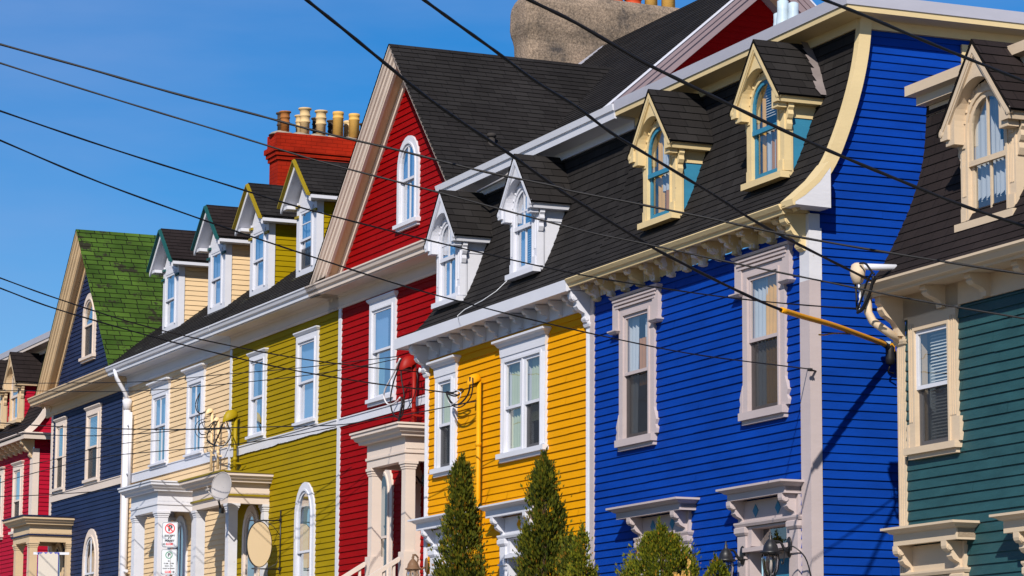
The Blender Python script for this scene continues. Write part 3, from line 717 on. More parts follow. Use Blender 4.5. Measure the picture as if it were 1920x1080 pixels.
# ------------------------------------------------------------------ porch canopy on posts
def porch(T, x0, x1, p, zt, zf, trim, cap=None, band=None, postmat=None, capm=None, pw=.17, plinth=True, rail=False):
    """x0..x1 canopy tips, p projection"""
    path = lambda i, o=0: [(x0+i, 0), (x0+i, -p+i), (x1-i, -p+i), (x1-i, 0)]
    P = T.add('porch', (lambda m: (m.sweep(path(.2), [(-.02, zt-.16), (0, zt-.16), (0, zt-.37), (-.02, zt-.37)]),
                                   m.box(x0+.2, x1-.2, -p+.22, -.001, zt-.36, zt-.34), m)[2])(MB()), trim)
    add = lambda n, mb, mt: T.add(n, mb, mt, P)
    z = zt
    m = MB(); m.sweep(path(.12), [(-.1, z-.16), (.02, z-.16), (.03, z-.12), (.07, z-.10), (.09, z-.06), (.12, z-.05), (.12, z-.001), (-.1, z)]); add('canopy_cornice', m, trim)
    m = MB(); m.box(x0-.02, x1+.02, -p-.02, -.001, z+.002, z+.03); add('canopy_roof', m, cap or trim)
    m = MB(); m.sweep(path(.2), [(-.06, z-.371), (.02, z-.371), (.02, z-.41), (.0, z-.42), (.0, z-.53), (-.14, z-.53), (-.14, z-.371)]); add('architrave', m, trim)
    if band:
        m = MB(); m.sweep(path(.2), [(.021, z-.40), (.035, z-.40), (.035, z-.365), (.0, z-.362), (.0, z-.37)]); add('band_moulding', m, band)
    zc = z-.53
    for xp in (x0+.2+pw/2+.02, x1-.2-pw/2-.02):
        for yy, wl in ((-p+.2+pw/2+.02, 0), (-.05, 1)):
            m = MB(); w = pw/2
            if wl: m.box(xp-w, xp+w, -.10, -.001, zf, zc)
            else: m.box(xp-w, xp+w, yy-w, yy+w, zf, zc-.001)
            for k, (a, b) in enumerate(((.035, .045), (.02, .04), (.01, .035))):
                zz = zc-.001-sum((.045, .04, .035)[:k])
                if wl: m.box(xp-w-a, xp+w+a, -.10-a, -.001, zz-b+.002, zz)
                else: m.box(xp-w-a, xp+w+a, yy-w-a, yy+w+a, zz-b+.002, zz)
            if plinth and not wl: m.box(xp-w-.03, xp+w+.03, yy-w-.03, yy+w+.03, zf, zf+1.0)
            add('post', m, postmat or trim)
    m = MB(); m.box(x0+.1, x1-.1, -p+.1, -.001, zf-.15, zf-.001)
    for k in range(5): m.box(x0+.3, x1-.3, -p+.1-.27*(k+1), -p+.1-.27*k-.001, zf-.15-.17*(k+1)-.3, zf-.16-.17*k)
    add('steps', m, 'concrete')
    if rail:
        m = MB()
        for xp in (x0+.2+pw/2, x1-.2-pw/2):
            y0_, z0_ = -p+.15, zf+.92; y1_, z1_ = -p-1.3, zf+.02
            m.prism([(y0_, z0_), (y1_, z1_), (y1_, z1_-.07), (y0_, z0_-.07)], lambda a, b: (xp-.04, a, b), lambda a, b: (xp+.04, a, b))
            for k in range(9):
                t = (k+.5)/9; yy = y0_+(y1_-y0_)*t; zz = z0_+(z1_-z0_)*t; m.box(xp-.018, xp+.018, yy-.018, yy+.018, zz-.75, zz-.06)
        add('railing', m, trim)
    return P
def doorway(T, hx0, hx1, p, cx0, cx1, zt, zf, trim, frieze=.23, diamonds=None, dm='teal', pane='teal', nb=True, tz=(.69, .47), crownh=.15, glassm='clearglass', label=None):
    """bracketed door hood, pilasters, transom and door"""
    Dn = T.add('doorway', (lambda m: (m.box(cx0, cx1, -.05, -.001, zt-crownh-frieze-.06, zt-crownh-.001), m)[1])(MB()), trim, None, label)
    add = lambda n, mb, mt: T.add(n, mb, mt, Dn)
    path = [(hx0+.1, 0), (hx0+.1, -p+.1), (hx1-.1, -p+.1), (hx1-.1, 0)]; z = zt
    m = MB(); m.sweep(path, [(-.07, z-crownh), (.0, z-crownh), (.0, z-.075), (.03, z-.065), (.05, z-.045), (.08, z-.035), (.1, z-.03), (.1, z-.006), (-.07, z)])
    m.box(hx0+.1, hx1-.1, -p+.12, -.001, z-crownh+.02, z-.012); add('door_hood', m, trim)
    zb = z-crownh-frieze
    m = MB(); m.sweep([(cx0-.02, 0), (cx0-.02, -.055), (cx1+.02, -.055), (cx1+.02, 0)], [(-.04, zb-.06), (.015, zb-.06), (.03, zb-.03), (.03, zb-.01), (-.04, zb-.005)]); add('lintel_moulding', m, trim)
    m = MB()
    for a, b in ((cx0, cx0+.2), (cx1-.2, cx1)):
        m.box(a, b, -.06, -.001, zf, zb-.062)
        m.sweep([(a, 0), (a, -.06), (b, -.06), (b, 0)], [(-.03, zb-.16), (.01, zb-.16), (.03, zb-.13), (.03, zb-.075), (.015, zb-.063), (-.03, zb-.063)])
        m.sweep([(a, 0), (a, -.06), (b, -.06), (b, 0)], [(-.03, zb-.43), (.02, zb-.43), (.02, zb-.405), (-.03, zb-.40)])
    add('pilaster', m, trim)
    if nb:
        m = MB()
        for x in (cx0+.1, cx1-.1): bracket(m, x, .10, zt-crownh-.001, p-.1, frieze+.06)
        add('hood_bracket', m, trim)
    a, b = cx0+.26, cx1-.26; t1, t0 = zt-tz[1], zt-tz[0]
    m = MB(); ring(m, outline(a+.05, b-.05, t0+.02, t1), outline(a-.062, b+.062, t0+.0, t1+(zb-.064-t1)), -.035, .12)
    m.box(a-.06, b+.06, -.10, .1, t0-.05, t0); m.box(a-.06, a, -.034, .12, zf, t0-.051); m.box(b, b+.06, -.034, .12, zf, t0-.051); add('door_frame', m, trim)
    g = MB(); flat(g, [(a, t0), (a, t1), (b, t1), (b, t0)], .08); add('transom_pane', g, glassm)
    r = MB(); r.box(a-.06, b+.06, .121, .6, t0-.05, t1+.05); r2 = MB()
    for q in ([(a-.1, .13, t0-.1), (a-.1, .7, t0-.1), (a-.1, .7, t1+.1), (a-.1, .13, t1+.1)], [(b+.1, .13, t0-.1), (b+.1, .7, t0-.1), (b+.1, .7, t1+.1), (b+.1, .13, t1+.1)], [(a-.1, .7, t0-.1), (b+.1, .7, t0-.1), (b+.1, .7, t1+.1), (a-.1, .7, t1+.1)]): r2.face(q)
    add('transom_recess', r2, 'room')
    m = MB(); m.box(a, b, .14, .19, zf, t0-.051)
    ring(m, outline(a+.16, b-.16, t0-.75, t0-.14), outline(a+.11, b-.11, t0-.75, t0-.09), .125, .14); m.box(a+.11, b-.11, .12, .139, t0-.80, t0-.75); add('door', m, 'doorblue')
    g = MB(); flat(g, [(a+.16, t0-.75), (a+.16, t0-.14), (b-.16, t0-.14), (b-.16, t0-.75)], .136); add('door_pane', g, pane)
    if diamonds:
        m = MB()
        for x in diamonds:
            zc = zb+frieze*.47; s = .075
            m.prism([(x-s*.9, zc), (x, zc-s), (x+s*.9, zc), (x, zc+s)], lambda q, w: (q, -.058, w), lambda q, w: (q, -.049, w))
        add('diamond_panel', m, dm)
    T.holes.append((a-.02, b+.02, zf, t1+.02))
    return Dn
def ragged(mb, x0, x1, z0, z1, y, amp, n, fm=lambda x, y, z: (x, y, z), seed=1, up=False):
    rn = random.Random(seed); top = []; c = 0
    for k in range(n+1):
        c += rn.uniform(-.35, .35); c = max(-1, min(1, c))*.93
        j = c*amp+rn.uniform(-.3, .3)*amp; top.append((x0+(x1-x0)*k/n, (z1 if up else z0)+j))
    for (a, b), (c2, d) in zip(top[:-1], top[1:]):
        e = z0 if up else z1
        mb.face([fm(a, y, b), fm(c2, y, d), fm(c2, y, e), fm(a, y, e)])
# ================================================================== HOUSES
PROF = [(-.36, 0), (-.2, .13), (0, .33), (.18, .59), (.32, .90), (.44, 1.23), (.54, 1.57), (.61, 1.91), (.655, 2.30)]
PROFG = [(-.42, 0), (-.28, .10), (-.12, .30), (.01, .53), (.12, .74), (.22, .95), (.33, 1.26), (.40, 1.56), (.435, 2.0), (.44, 2.2)]
def smoothprof(P, z, n=4):
    out = []
    for k in range(len(P)-1):
        p0, p1, p2, p3 = P[max(k-1, 0)], P[k], P[k+1], P[min(k+2, len(P)-1)]
        for j in range(n):
            t = j/n; f = lambda i: .5*(2*p1[i]+(p2[i]-p0[i])*t+(2*p0[i]-5*p1[i]+4*p2[i]-p3[i])*t*t+(3*p1[i]-p0[i]-3*p2[i]+p3[i])*t**3)
            out.append((f(0), f(1)+z))
    out.append((P[-1][0], P[-1][1]+z)); return out
def yat(P):
    def f(z):
        if z <= P[0][1]: return P[0][0]
        for a, b in zip(P[:-1], P[1:]):
            if z <= b[1]: return a[0]+(b[0]-a[0])*(z-a[1])/(b[1]-a[1])
        return P[-1][0]
    return f
def mansard(T, x0, x1, P, mat, name='mansard_roof'):
    fm, L, at = polymap(P); m = MB()
    lap(m, fm, 0, L, .115, .008, x0, x1, uv=True, joint=90, jit=.003, uvs=.115*int(R()*30))
    T.add(name, m, mat)
def barge(T, x0, x1, P, mat, w=.13, out=.03):
    m = MB(); n = len(P); q = []
    for k in range(n):
        a, b = P[max(k-1, 0)], P[min(k+1, n-1)]; l = math.hypot(b[0]-a[0], b[1]-a[1]); d = ((b[0]-a[0])/l, (b[1]-a[1])/l)
        q.append(((P[k][0]-d[1]*out, P[k][1]+d[0]*out), (P[k][0]+d[1]*w, P[k][1]-d[0]*w)))
    for (a, b), (c, d) in zip(q[:-1], q[1:]):
        m.prism([a, c, d, b], lambda u, v: (x0, u, v), lambda u, v: (x1, u, v))
    T.add('barge_board', m, mat)
def topcornice(T, path, z, trim, fascia, deck, big=False):
    m = MB(); m.sweep(path, [(-.05, z-.17), (.02, z-.17), (.02, z-.06), (.27, z-.04), (.27, z-.055), (.305, z-.055), (.31, z+.01), (-.05, z+.01)]); T.add('top_cornice', m, trim)
    m = MB()
    if big: m.sweep(path, [(-.05, z+.011), (.30, z+.011), (.31, z+.05), (.33, z+.055), (.345, z+.14), (-.05, z+.16)])
    else: m.sweep(path, [(-.05, z+.011), (.325, z+.011), (.335, z+.145), (-.05, z+.16)])
    T.add('roof_edge', m, fascia)
    m = MB(); m.box(*deck, z+.10, z+.155); T.add('roof_deck', m, 'metal')
def corner(T, x0, x1, z0, z1, y=0, mat='white', d=.03, name='corner_board', sidew=0, cap=False):
    m = MB(); m.box(x0, x1, y-d, y+(sidew or .02), z0, z1)
    if cap:
        m.sweep([(x0, y), (x0, y-d), (x1, y-d), (x1, y)], [(-.01, z1-.10), (.02, z1-.08), (.03, z1-.05), (.03, z1-.03), (-.01, z1-.03)])
        for q in (.25, .5, .75): m.box(x0+(x1-x0)*q-.006, x0+(x1-x0)*q+.006, y-d-.008, y-d-.0005, z0, z1-.12)
    T.add(name, m, mat)
# ---------------------------------------------------------------- blue house
T = Thing('house', 'B', (-3, 0, 1.4), 'bright blue clapboard house with mauve trim, black mansard roof and two cream arched dormers', 'house')
P = smoothprof(PROF, 7.70); ya = yat(P)
for (a, b, cu, nm) in ((-4.89, -4.15, ((.0, .30, .0, 1, 'curtain', .2), (.42, .72, .42, .80, 'wood'), (.62, .98, .45, .95, 'curtain')), None),
                   (-1.44, -.69, ((.0, .38, .0, 1, 'curtain', .1), (.42, .78, .0, 1, 'curtaingold', .35)), None)):
    window(T, a, b, 5.55, 7.13, cas=.15, trim='mauve', sash='mauve', head='ears', curtains=cu, screen=True, sill=.09, zr=6.38, sillx=.02, glass='clearglass')
doorway(T, -4.82, -2.80, .33, -4.47, -3.02, 4.67, 1.7, 'mauve', diamonds=(-4.02, -3.47))
doorway(T, -1.74, -.13, .33, -1.72, -.24, 4.67, 1.7, 'mauve', diamonds=(-1.27, -.72))
m = MB(); lap(m, front(0), 1.4, 7.50, .0965, .017, -5.86, -.02, T.holes); T.add('front_wall', m, 'blue')
m = MB(); lap(m, side(0), 1.4, 9.99, .0965, .018, lambda z: (.0 if z < 7.7 else ya(z)+.04), 9.0); T.add('side_wall', m, 'blue')
corner(T, -5.975, -5.86, 1.4, 7.5, mat='mauve')
m = MB(); m.box(-.20, .028, -.03, .115, 1.4, 6.90); T.add('corner_board', m, 'mauve')
m = MB(); m.box(-.198, .026, -.028, .113, 6.901, 7.66); ragged(m, 6.901, 7.5, -.0, .113, 0, .02, 20, lambda x, y, z: (.0265, .10+z*.3 if z > .05 else .02, x), 3); T.add('corner_board', m, 'whitepeel')
m = MB(); m.box(-5.97, -.20, -.025, .0, 7.53, 7.67); ragged(m, -5.97, -.2, 7.50, 7.53, -.025, .018, 130, seed=5); T.add('frieze', m, 'butterbad')
m = MB(); m.sweep([(-5.97, 0), (.0, 0)], [(-.02, 7.67), (.30, 7.66), (.30, 7.635), (.335, 7.635), (.345, 7.675), (.37, 7.685), (.40, 7.73), (.385, 7.745), (.33, 7.75), (-.02, 7.80)]); T.add('eave_cornice', m, 'butter')
m = MB()
for k in range(13): bracket(m, -5.72+k*.445, .10, 7.665, .27, .23)
T.add('bracket', m, 'butterbad')
m = MB(); bracket(m, -.11, .13, 7.665, .30, .42); T.add('bracket', m, 'butter')
mansard(T, -5.97, .10, P, 'roof')
barge(T, 0.02, .12, P[2:], 'butter', w=.12)
m = MB(); m.prism([(-.33, 7.70), (.12, 7.69), (.12, 8.16), (-.02, 7.98), (-.2, 7.82), (-.33, 7.74)], lambda a, b: (0.001, a, b), lambda a, b: (.28, a, b)); T.add('eave_return', m, 'whitepeel')
m = MB(); m.prism([(-.36, 7.69), (-.331, 7.69), (-.331, 7.73), (-.2, 7.815), (-.02, 7.975), (.118, 8.155), (.10, 8.22), (-.06, 8.03), (-.24, 7.87), (-.37, 7.76)], lambda a, b: (0.0, a, b), lambda a, b: (.282, a, b)); T.add('eave_return', m, 'butter')
arch_dormer(T, -4.04, 8.19, 1.0, .05, ya, 'butter', 'teal', 'teal', 'roof', ((.12, .42, 0, .95, 'curtaingold'), (.5, .95, 0, .60, 'wood'), (.35, .95, .3, .9, 'curtain')))
arch_dormer(T, -1.16, 8.20, 1.0, .05, ya, 'butter', 'teal', 'teal', 'roof', ((.1, .3, 0, .95, 'curtaingold'), (.3, .8, 0, .5, 'curtain'), (.5, .97, .0, .48, 'wood'), (.3, 1, .62, .95, 'blind')), flash=True)
topcornice(T, [(-5.95, .63), (.04, .63), (.04, 9)], 10.03, 'butter', 'metal', (-5.95, .2, .4, 9))
m = MB(); m.box(.02, .035, .68, 9, 9.88, 9.97); ragged(m, .72, 9, 9.88, 9.91, 0, .022, 160, lambda x, y, z: (.035, x, z), 9); T.add('frieze', m, 'butter')
m = MB(); m.box(0.02, .05, 2.0, 2.9, 9.1, 9.80); T.add("side_window_frame", m, 'butter')
m = MB(); m.box(0.05, .055, 2.08, 2.82, 9.15, 9.72); T.add('side_window_pane', m, 'room')
# ---------------------------------------------------------------- yellow house
T = Thing('house', 'B', (-9, 0, 1.6), 'sunny yellow clapboard house with white trim, black mansard roof and two small white dormers', 'house')
P = smoothprof(PROF, 7.66); ya = yat(P)
window(T, -11.37, -10.86, 5.72, 6.99, cas=.16, trim='white', sash='white', head='crown', curtains=((0, .5, .5, 1, 'curtaingreen'), (.5, 1, .5, 1, 'curtaingreen')), screen=True, glass='clearglass', sillx=.05, zr=6.35, sill=.07)
window(T, -8.83, -7.57, 5.72, 6.99, cas=.16, trim='white', sash='white', head='crown', double=True, glass='clearglass', curtains=((0.02, .28, 0, 1, 'curtaingreen'), (.60, .9, .3, 1, 'curtaingreen')), screen=(1,), sillx=.04, zr=6.35, sill=.07)
doorway(T, -11.86, -10.0, .33, -11.62, -10.28, 5.0, 2.0, 'white', diamonds=(-10.95,), dm='yellow', crownh=.17)
doorway(T, -9.16, -7.3, .33, -8.95, -7.6, 5.0, 2.0, 'white', diamonds=(-8.28,), dm='yellow', crownh=.17)
m = MB(); lap(m, front(0), 1.6, 7.40, .1, .017, -11.85, -6.08, T.holes); T.add('front_wall', m, 'yellow')
corner(T, -11.97, -11.85, 1.6, 7.22, cap=True); corner(T, -6.10, -5.98, 1.6, 7.22, cap=True)
m = MB(); m.box(-11.97, -5.98, -.03, 0, 7.38, 7.61); m.box(-11.97, -11.85, -.029, 0, 7.221, 7.379); m.box(-6.10, -5.98, -.029, 0, 7.221, 7.379); T.add('frieze', m, 'white')
m = MB(); m.sweep([(-12.0, .3), (-12.0, 0), (-5.975, 0)], [(-.02, 7.61), (.34, 7.60), (.34, 7.585), (.375, 7.585), (.38, 7.74), (.34, 7.745), (-.02, 7.78)]); T.add('eave_cornice', m, 'white')
m = MB()
for k in range(12): bracket(m, -11.42+k*.452, .07, 7.598, .22, .21)
T.add('bracket', m, 'white')
m = MB(); bracket(m, -11.91, .11, 7.598, .30, .42); bracket(m, -6.04, .11, 7.598, .30, .42); T.add('bracket', m, 'white')
mansard(T, -12.08, -5.975, P, 'roof')
arch_dormer(T, -11.28, 8.14, 1.0, .05, ya, 'white', 'white', 'white', 'roof', ((0, .45, 0, 1, 'curtain'), (.5, .95, .05, .25, 'curtain')), munt='vh', rail=.70)
arch_dormer(T, -8.42, 8.16, 1.0, .05, ya, 'white', 'white', 'white', 'roof', ((0, .4, 0, 1, 'curtain'), (.45, .98, 0.02, .98, 'blind')), munt='vh', rail=.70)
topcornice(T, [(-12.1, 3), (-12.1, .62), (-5.96, .62)], 10.0, 'white', 'white', (-12.1, -5.95, .4, 9), True)
m = MB(); m.tube([(-10.9, .36, 9.80), (-9.9, .36, 9.83), (-9.6, .4, 9.93)], .018); T.add('conduit', m, 'greymetal')
m = MB(); m.tube([world('B', p) for p in ((-8.84, -.0, 8.17), (-8.9, -.16, 8.0), (-9.15, -.26, 7.90), (-9.62, -.34, 7.83), (-9.72, -.41, 7.75), (-9.66, -.41, 7.64))], .006, 5)
o = build('loose_cable', m, 'signface'); tag(o, 'thin loose white cable trailing from a white dormer over the yellow house eave', 'cable')
m = MB(); lap(m, lambda s, t, o: (-11.98-o, s, t), 1.6, 9.9, .1, .015, lambda z: (0 if z < 7.66 else ya(z)+.05), 3); T.add('side_wall', m, 'yellow')
# ---------------------------------------------------------------- green house
T = Thing('house', 'B', (4.5, 0, .8), 'dark green clapboard house at the right edge with beige trim and brown-black mansard roof', 'house')
P = smoothprof(PROFG, 6.50); ya = yat(P)
window(T, 2.36, 3.02, 4.80, 6.02, cas=.15, trim='beige', sash='white', head='none', curtains=((.25, 1, 0, .98, 'blind'),), screen=True, room='roomlit', zr=5.42, sill=.07, sillx=.03, glass='clearglass')
m = MB(); m.box(2.17, 2.21, -.052, 0, 4.8, 5.05); m.box(3.17, 3.23, -.052, 0, 4.8, 5.05); m.box(2.10, 3.20, -.03, 0, 6.17, 6.42)
for q in (2.24, 2.28, 2.32, 3.06, 3.10, 3.14): m.box(q-.006, q+.006, -.055, -.046, 5.07, 6.1)
T.add('window_surround', m, 'beige')
window(T, 4.75, 5.4, 4.80, 6.02, cas=.15, trim='beige', sash='white', head='none', curtains=((.1, 1, 0, .98, 'blind'),), screen=True, room='roomlit', zr=5.42, sill=.07, sillx=.03, glass='clearglass')
doorway(T, 2.07, 3.52, .33, 2.10, 3.27, 3.97, 1.1, 'beige', crownh=.19, frieze=.26, nb=True, tz=(.95, .55), pane='glass')
doorway(T, 4.20, 5.8, .33, 4.42, 5.6, 3.97, 1.1, 'beige', crownh=.19, frieze=.26, tz=(.95, .55), pane='glass')
m = MB(); lap(m, front(0), .8, 6.17, .105, .017, 2.10, 8.0, T.holes); T.add('front_wall', m, 'green')
corner(T, 1.95, 2.10, .8, 6.0, mat='beige', cap=True, sidew=.1)
m = MB(); m.box(1.95, 8, -.03, 0, 6.19, 6.43); T.add('frieze', m, 'beige')
m = MB(); m.sweep([(1.85, 0), (8, 0)], [(-.02, 6.43), (.30, 6.42), (.34, 6.41), (.345, 6.44), (.40, 6.45), (.43, 6.50), (.46, 6.52), (.46, 6.545), (.33, 6.55), (-.02, 6.56)]); T.add('eave_gutter', m, 'beige')
m = MB()
for k in range(7):
    x = 2.03+k*.87; h, d = (.42, .30) if k == 0 else (.23, .27)
    Pb = [(0, 0), (d, 0), (d, -.2*h), (.9*d, -.26*h), (.93*d, -.36*h), (.8*d, -.5*h), (.6*d, -.58*h), (.42*d, -.66*h), (.3*d, -.8*h), (.28*d, -h), (0, -h)]
    m.prism(Pb, lambda a, b: (x-.055, -a, 6.425+b), lambda a, b: (x+.055, -a, 6.425+b), False)
T.add('bracket', m, 'beige')
mansard(T, 1.86, 8.0, P, 'roofB')
arch_dormer(T, 3.74, 6.93, 1.11, .02, ya, 'beige', 'beige', 'green', 'roofB', ((0, .6, 0, .95, 'curtain'), (.55, 1, .1, .6, 'curtain')), munt='v', rail=.62, cheekband=False, clapcheek=True)
m = MB(); m.sweep([(1.95, 4), (1.95, .46), (8, .46)], [(-.05, 8.40), (.03, 8.40), (.03, 8.56), (.13, 8.57), (.13, 8.66), (.22, 8.68), (.22, 8.79), (-.05, 8.80)]); T.add('top_cornice', m, 'beige')
m = MB(); m.box(1.95, 8, .4, 6, 8.74, 8.80); T.add('roof_deck', m, 'metal')
m = MB(); m.tube([(1.93, -.36, 6.50), (1.93, -.36, 6.26), (1.96, -.32, 6.16), (2.0, -.25, 6.10), (2.02, -.04, 5.97)], .045, 8); T.add('downspout', m, 'beige')
m = MB(); lap(m, lambda s, t, o: (1.96-o, s, t), .8, 8.4, .1, .015, lambda z: (.1 if z < 6.5 else ya(z)+.06), 4); T.add('side_wall', m, 'green')
# ---------------------------------------------------------------- helpers of the far row
def eave_L(T, x0, x1, fr, gut, right_ret=False):
    m = MB(); m.sweep([(x0, 0), (x1, 0)], [(-.02, 9.01), (.03, 9.01), (.045, 9.05), (.03, 9.06), (.03, 9.22), (.06, 9.26), (.34, 9.27), (.34, 9.245), (.375, 9.245), (.375, 9.30), (-.02, 9.33)]); T.add('eave_frieze', m, fr)
    m = MB(); m.sweep([(x0, 0), (x1, 0)], [(.376, 9.27), (.40, 9.265), (.405, 9.32), (.44, 9.345), (.46, 9.40), (.475, 9.41), (.475, 9.435), (.30, 9.43), (.30, 9.31), (.376, 9.30)]); T.add('gutter', m, gut)
def gable_L(T, xc, zap, sl, half, roofm, rake, soff, wall, pitch, holes, yback, yf=-.42, xclip=None):
    """steep front gable; sl and half are (left, right) slopes and half widths"""
    rp = .15 if 'green' in roofm else .115
    zl = lambda z, s: (zap-.30-z)/s
    m = MB(); lap(m, front(0), 9.43, zap-.38, pitch, .016, lambda z: xc-zl(z, sl[0]), lambda z: xc+zl(z, sl[1]), holes); T.add('gable_wall', m, wall)
    m = MB()
    for i, sx in ((0, -1), (1, 1)):
        s, w = sl[i], half[i]; L = math.hypot(1, s); LL = w*L
        fm = lambda q, t, o, sx=sx, s=s, w=w, L=L: (xc+sx*(w-t/L+o*s/L), q, zap-s*(w-t/L)+o/L)
        t0 = max(0, (xc+w-xclip)*L) if sx == 1 and xclip is not None else 0
        lap(m, fm, t0, LL, rp, .010, yf-.03, yback, uv=True, joint=90, jit=.003, uvs=rp*int(R()*20))
    T.add('gable_roof', m, roofm)
    def chev(m, o, th, ya, yb2):
        for i, sx in ((0, -1), (1, 1)):
            s, ww = sl[i], half[i]
            if sx == 1 and xclip is not None: ww = min(ww, xclip-xc)
            m.prism([(xc, zap-o), (xc+sx*ww, zap-o-s*ww), (xc+sx*ww, zap-o-s*ww-th), (xc, zap-o-th)], lambda a, b: (a, ya, b), lambda a, b: (a, yb2, b))
    pf = [(-.02, .02), (-.02, .055), (.01, .065), (.035, .095), (.06, .10), (.075, .135), (.11, .15), (.13, .19), (.15, .20), (.15, .235), (.20, .235), (.20, .14), (.05, .02)]
    m = MB()
    for i, sx in ((0, -1), (1, 1)):
        s, ww = sl[i], half[i]
        if sx == 1 and xclip is not None: ww = min(ww, xclip-xc)
        m.prism([(yf+a, o) for a, o in pf], lambda a, b: (xc, a, zap-b), lambda a, b, sx=sx, ww=ww, s=s: (xc+sx*ww, a, zap-b-s*ww))
    T.add('rake_board', m, rake)
    m = MB(); chev(m, .140, .02, yf+.201, -.001); T.add('soffit', m, soff)
    m = MB(); chev(m, .161, .14, -.045, -.0005); chev(m, .165, .04, -.065, -.0455); T.add('gable_trim', m, rake)
# ---------------------------------------------------------------- red house
T = Thing('house', 'L', (-3, 0, 2.6), 'deep red clapboard house with steep front gable, ivory trim and arched attic window', 'house')
window(T, -4.40, -3.52, 7.30, 8.76, cas=.14, trim='white', sash='white', head='cap', curtains=((0, .55, .45, 1, 'curtain'), (.05, .35, 0, .5, 'curtaingreen')), sill=.06, sillx=.0, zr=8.08)
window(T, -3.24, -2.58, 10.02, 11.30, cas=.13, trim='white', sash='white', zs=10.93, head='none', munt='v', curtains=((.0, .5, 0, .95, 'curtain'), (.5, 1, 0, .95, 'curtain')), zr=10.72, sill=.06)
window(T, -4.10, -3.60, 3.5, 6.06, cas=.17, trim='ivory', sash='ivory', zs=5.72, head='none', zr=5.02, glass='clearglass', curtains=((.55, .9, 0, .4, 'curtain'),), label='tall arched window behind the porch posts', sill=.06)
m = MB(); lap(m, front(0), 2.6, 9.02, .104, .017, -5.9, 0, T.holes); T.add('front_wall', m, 'red')
corner(T, -6.03, -5.9, 2.6, 9.02, mat='white')
m = MB(); m.box(-5.9, 0, -.035, 0, 7.0, 7.12); m.box(-5.9, 0, -.05, 0, 7.121, 7.14); T.add('belt_course', m, 'white')
eave_L(T, -6.52, 0, 'ivory', 'ivory')
gable_L(T, -2.78, 12.88, (.95, 1.08), (3.57, 3.2), 'roof', 'ivory', 'tan', 'red', .104, T.holes, 4.4, xclip=.02)
P_ = porch(T, -2.66, -.66, 1.05, 6.50, 3.6, 'ivory', pw=.16, rail=True)
m = MB(); c_, s_ = 1/math.hypot(1, .87), .87/math.hypot(1, .87); LL = 5.36/c_
lap(m, lambda s, t, o: (s, -.43+t*c_-o*s_, 9.42+t*s_+o*c_), .75, LL, .115, .008, lambda t: (-6.05 if 9.42+t*s_ < 9.9 else -6.1), lambda t: (0 if 9.42+t*s_ < 10.3 else .32), uv=True, joint=90)
lap(m, lambda s, t, o: (s, 10.29-t*c_+o*s_, 9.42+t*s_+o*c_), 0, LL, .115, .008, -6.1, .32, uv=True, joint=90); T.add('main_roof', m, 'roof')
m = MB(); zr_ = 14.08; k = .87
lap(m, side(-.22), 9.9, 13.75, .104, .016, lambda z: 4.93-(zr_-.35-z)/k, lambda z: 4.93+(zr_-.35-z)/k); T.add('side_gable_wall', m, 'red')
def chevY(m, o, th, xa, xb, w=5.3):
    for sy in (-1, 1):
        m.prism([(4.93, zr_-o), (4.93+sy*w, zr_-o-k*w), (4.93+sy*w, zr_-o-k*w-th), (4.93, zr_-o-th)], lambda a, b: (xa, a, b), lambda a, b: (xb, a, b))
m = MB(); chevY(m, .0, .035, .28, .37); T.add('side_rake_edge', m, 'white')
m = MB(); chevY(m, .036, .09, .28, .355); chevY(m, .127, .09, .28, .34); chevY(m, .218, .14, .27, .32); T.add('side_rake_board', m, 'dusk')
m = MB(); chevY(m, .30, .03, -.219, .27); T.add('side_soffit', m, 'tan')
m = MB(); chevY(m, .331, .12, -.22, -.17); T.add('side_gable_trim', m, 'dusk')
# stone chimney
m = MB(); zs_ = [9.5+.25*k for k in range(15)]+[13.3+.1*k for k in range(1, 18)]; n = 64; rn = random.Random(3); base = len(m.v)
from mathutils import noise
for z in zs_:
    fl = 0
    if z > 14.15: fl = .07*math.sin(min(1, (z-14.15)/.3)*math.pi/2)
    if z > 14.72: fl = .07-.16*((z-14.72)/.30)**2
    for j in range(n):
        a = 2*math.pi*(j+.5)/n; e = .16
        cx_, cy_ = math.cos(a), math.sin(a); q = (abs(cx_)**16+abs(cy_)**16)**(-1/16)
        hx, hy = .38+fl, 1.60+fl; x, y = -6.52+hx*cx_*q, 5.15+hy*cy_*q
        d = noise.noise(Vector((x*2, y*1.3, z*1.3)))*.05
        m.v.append((x+cx_*d, y+cy_*d, z))
for k2 in range(len(zs_)-1):
    for j in range(n): m.facei([base+k2*n+j, base+k2*n+(j+1) % n, base+(k2+1)*n+(j+1) % n, base+(k2+1)*n+j], False)
m.facei([base+(len(zs_)-1)*n+j for j in range(n)])
CH = T.add('stone_chimney', m, 'stone')
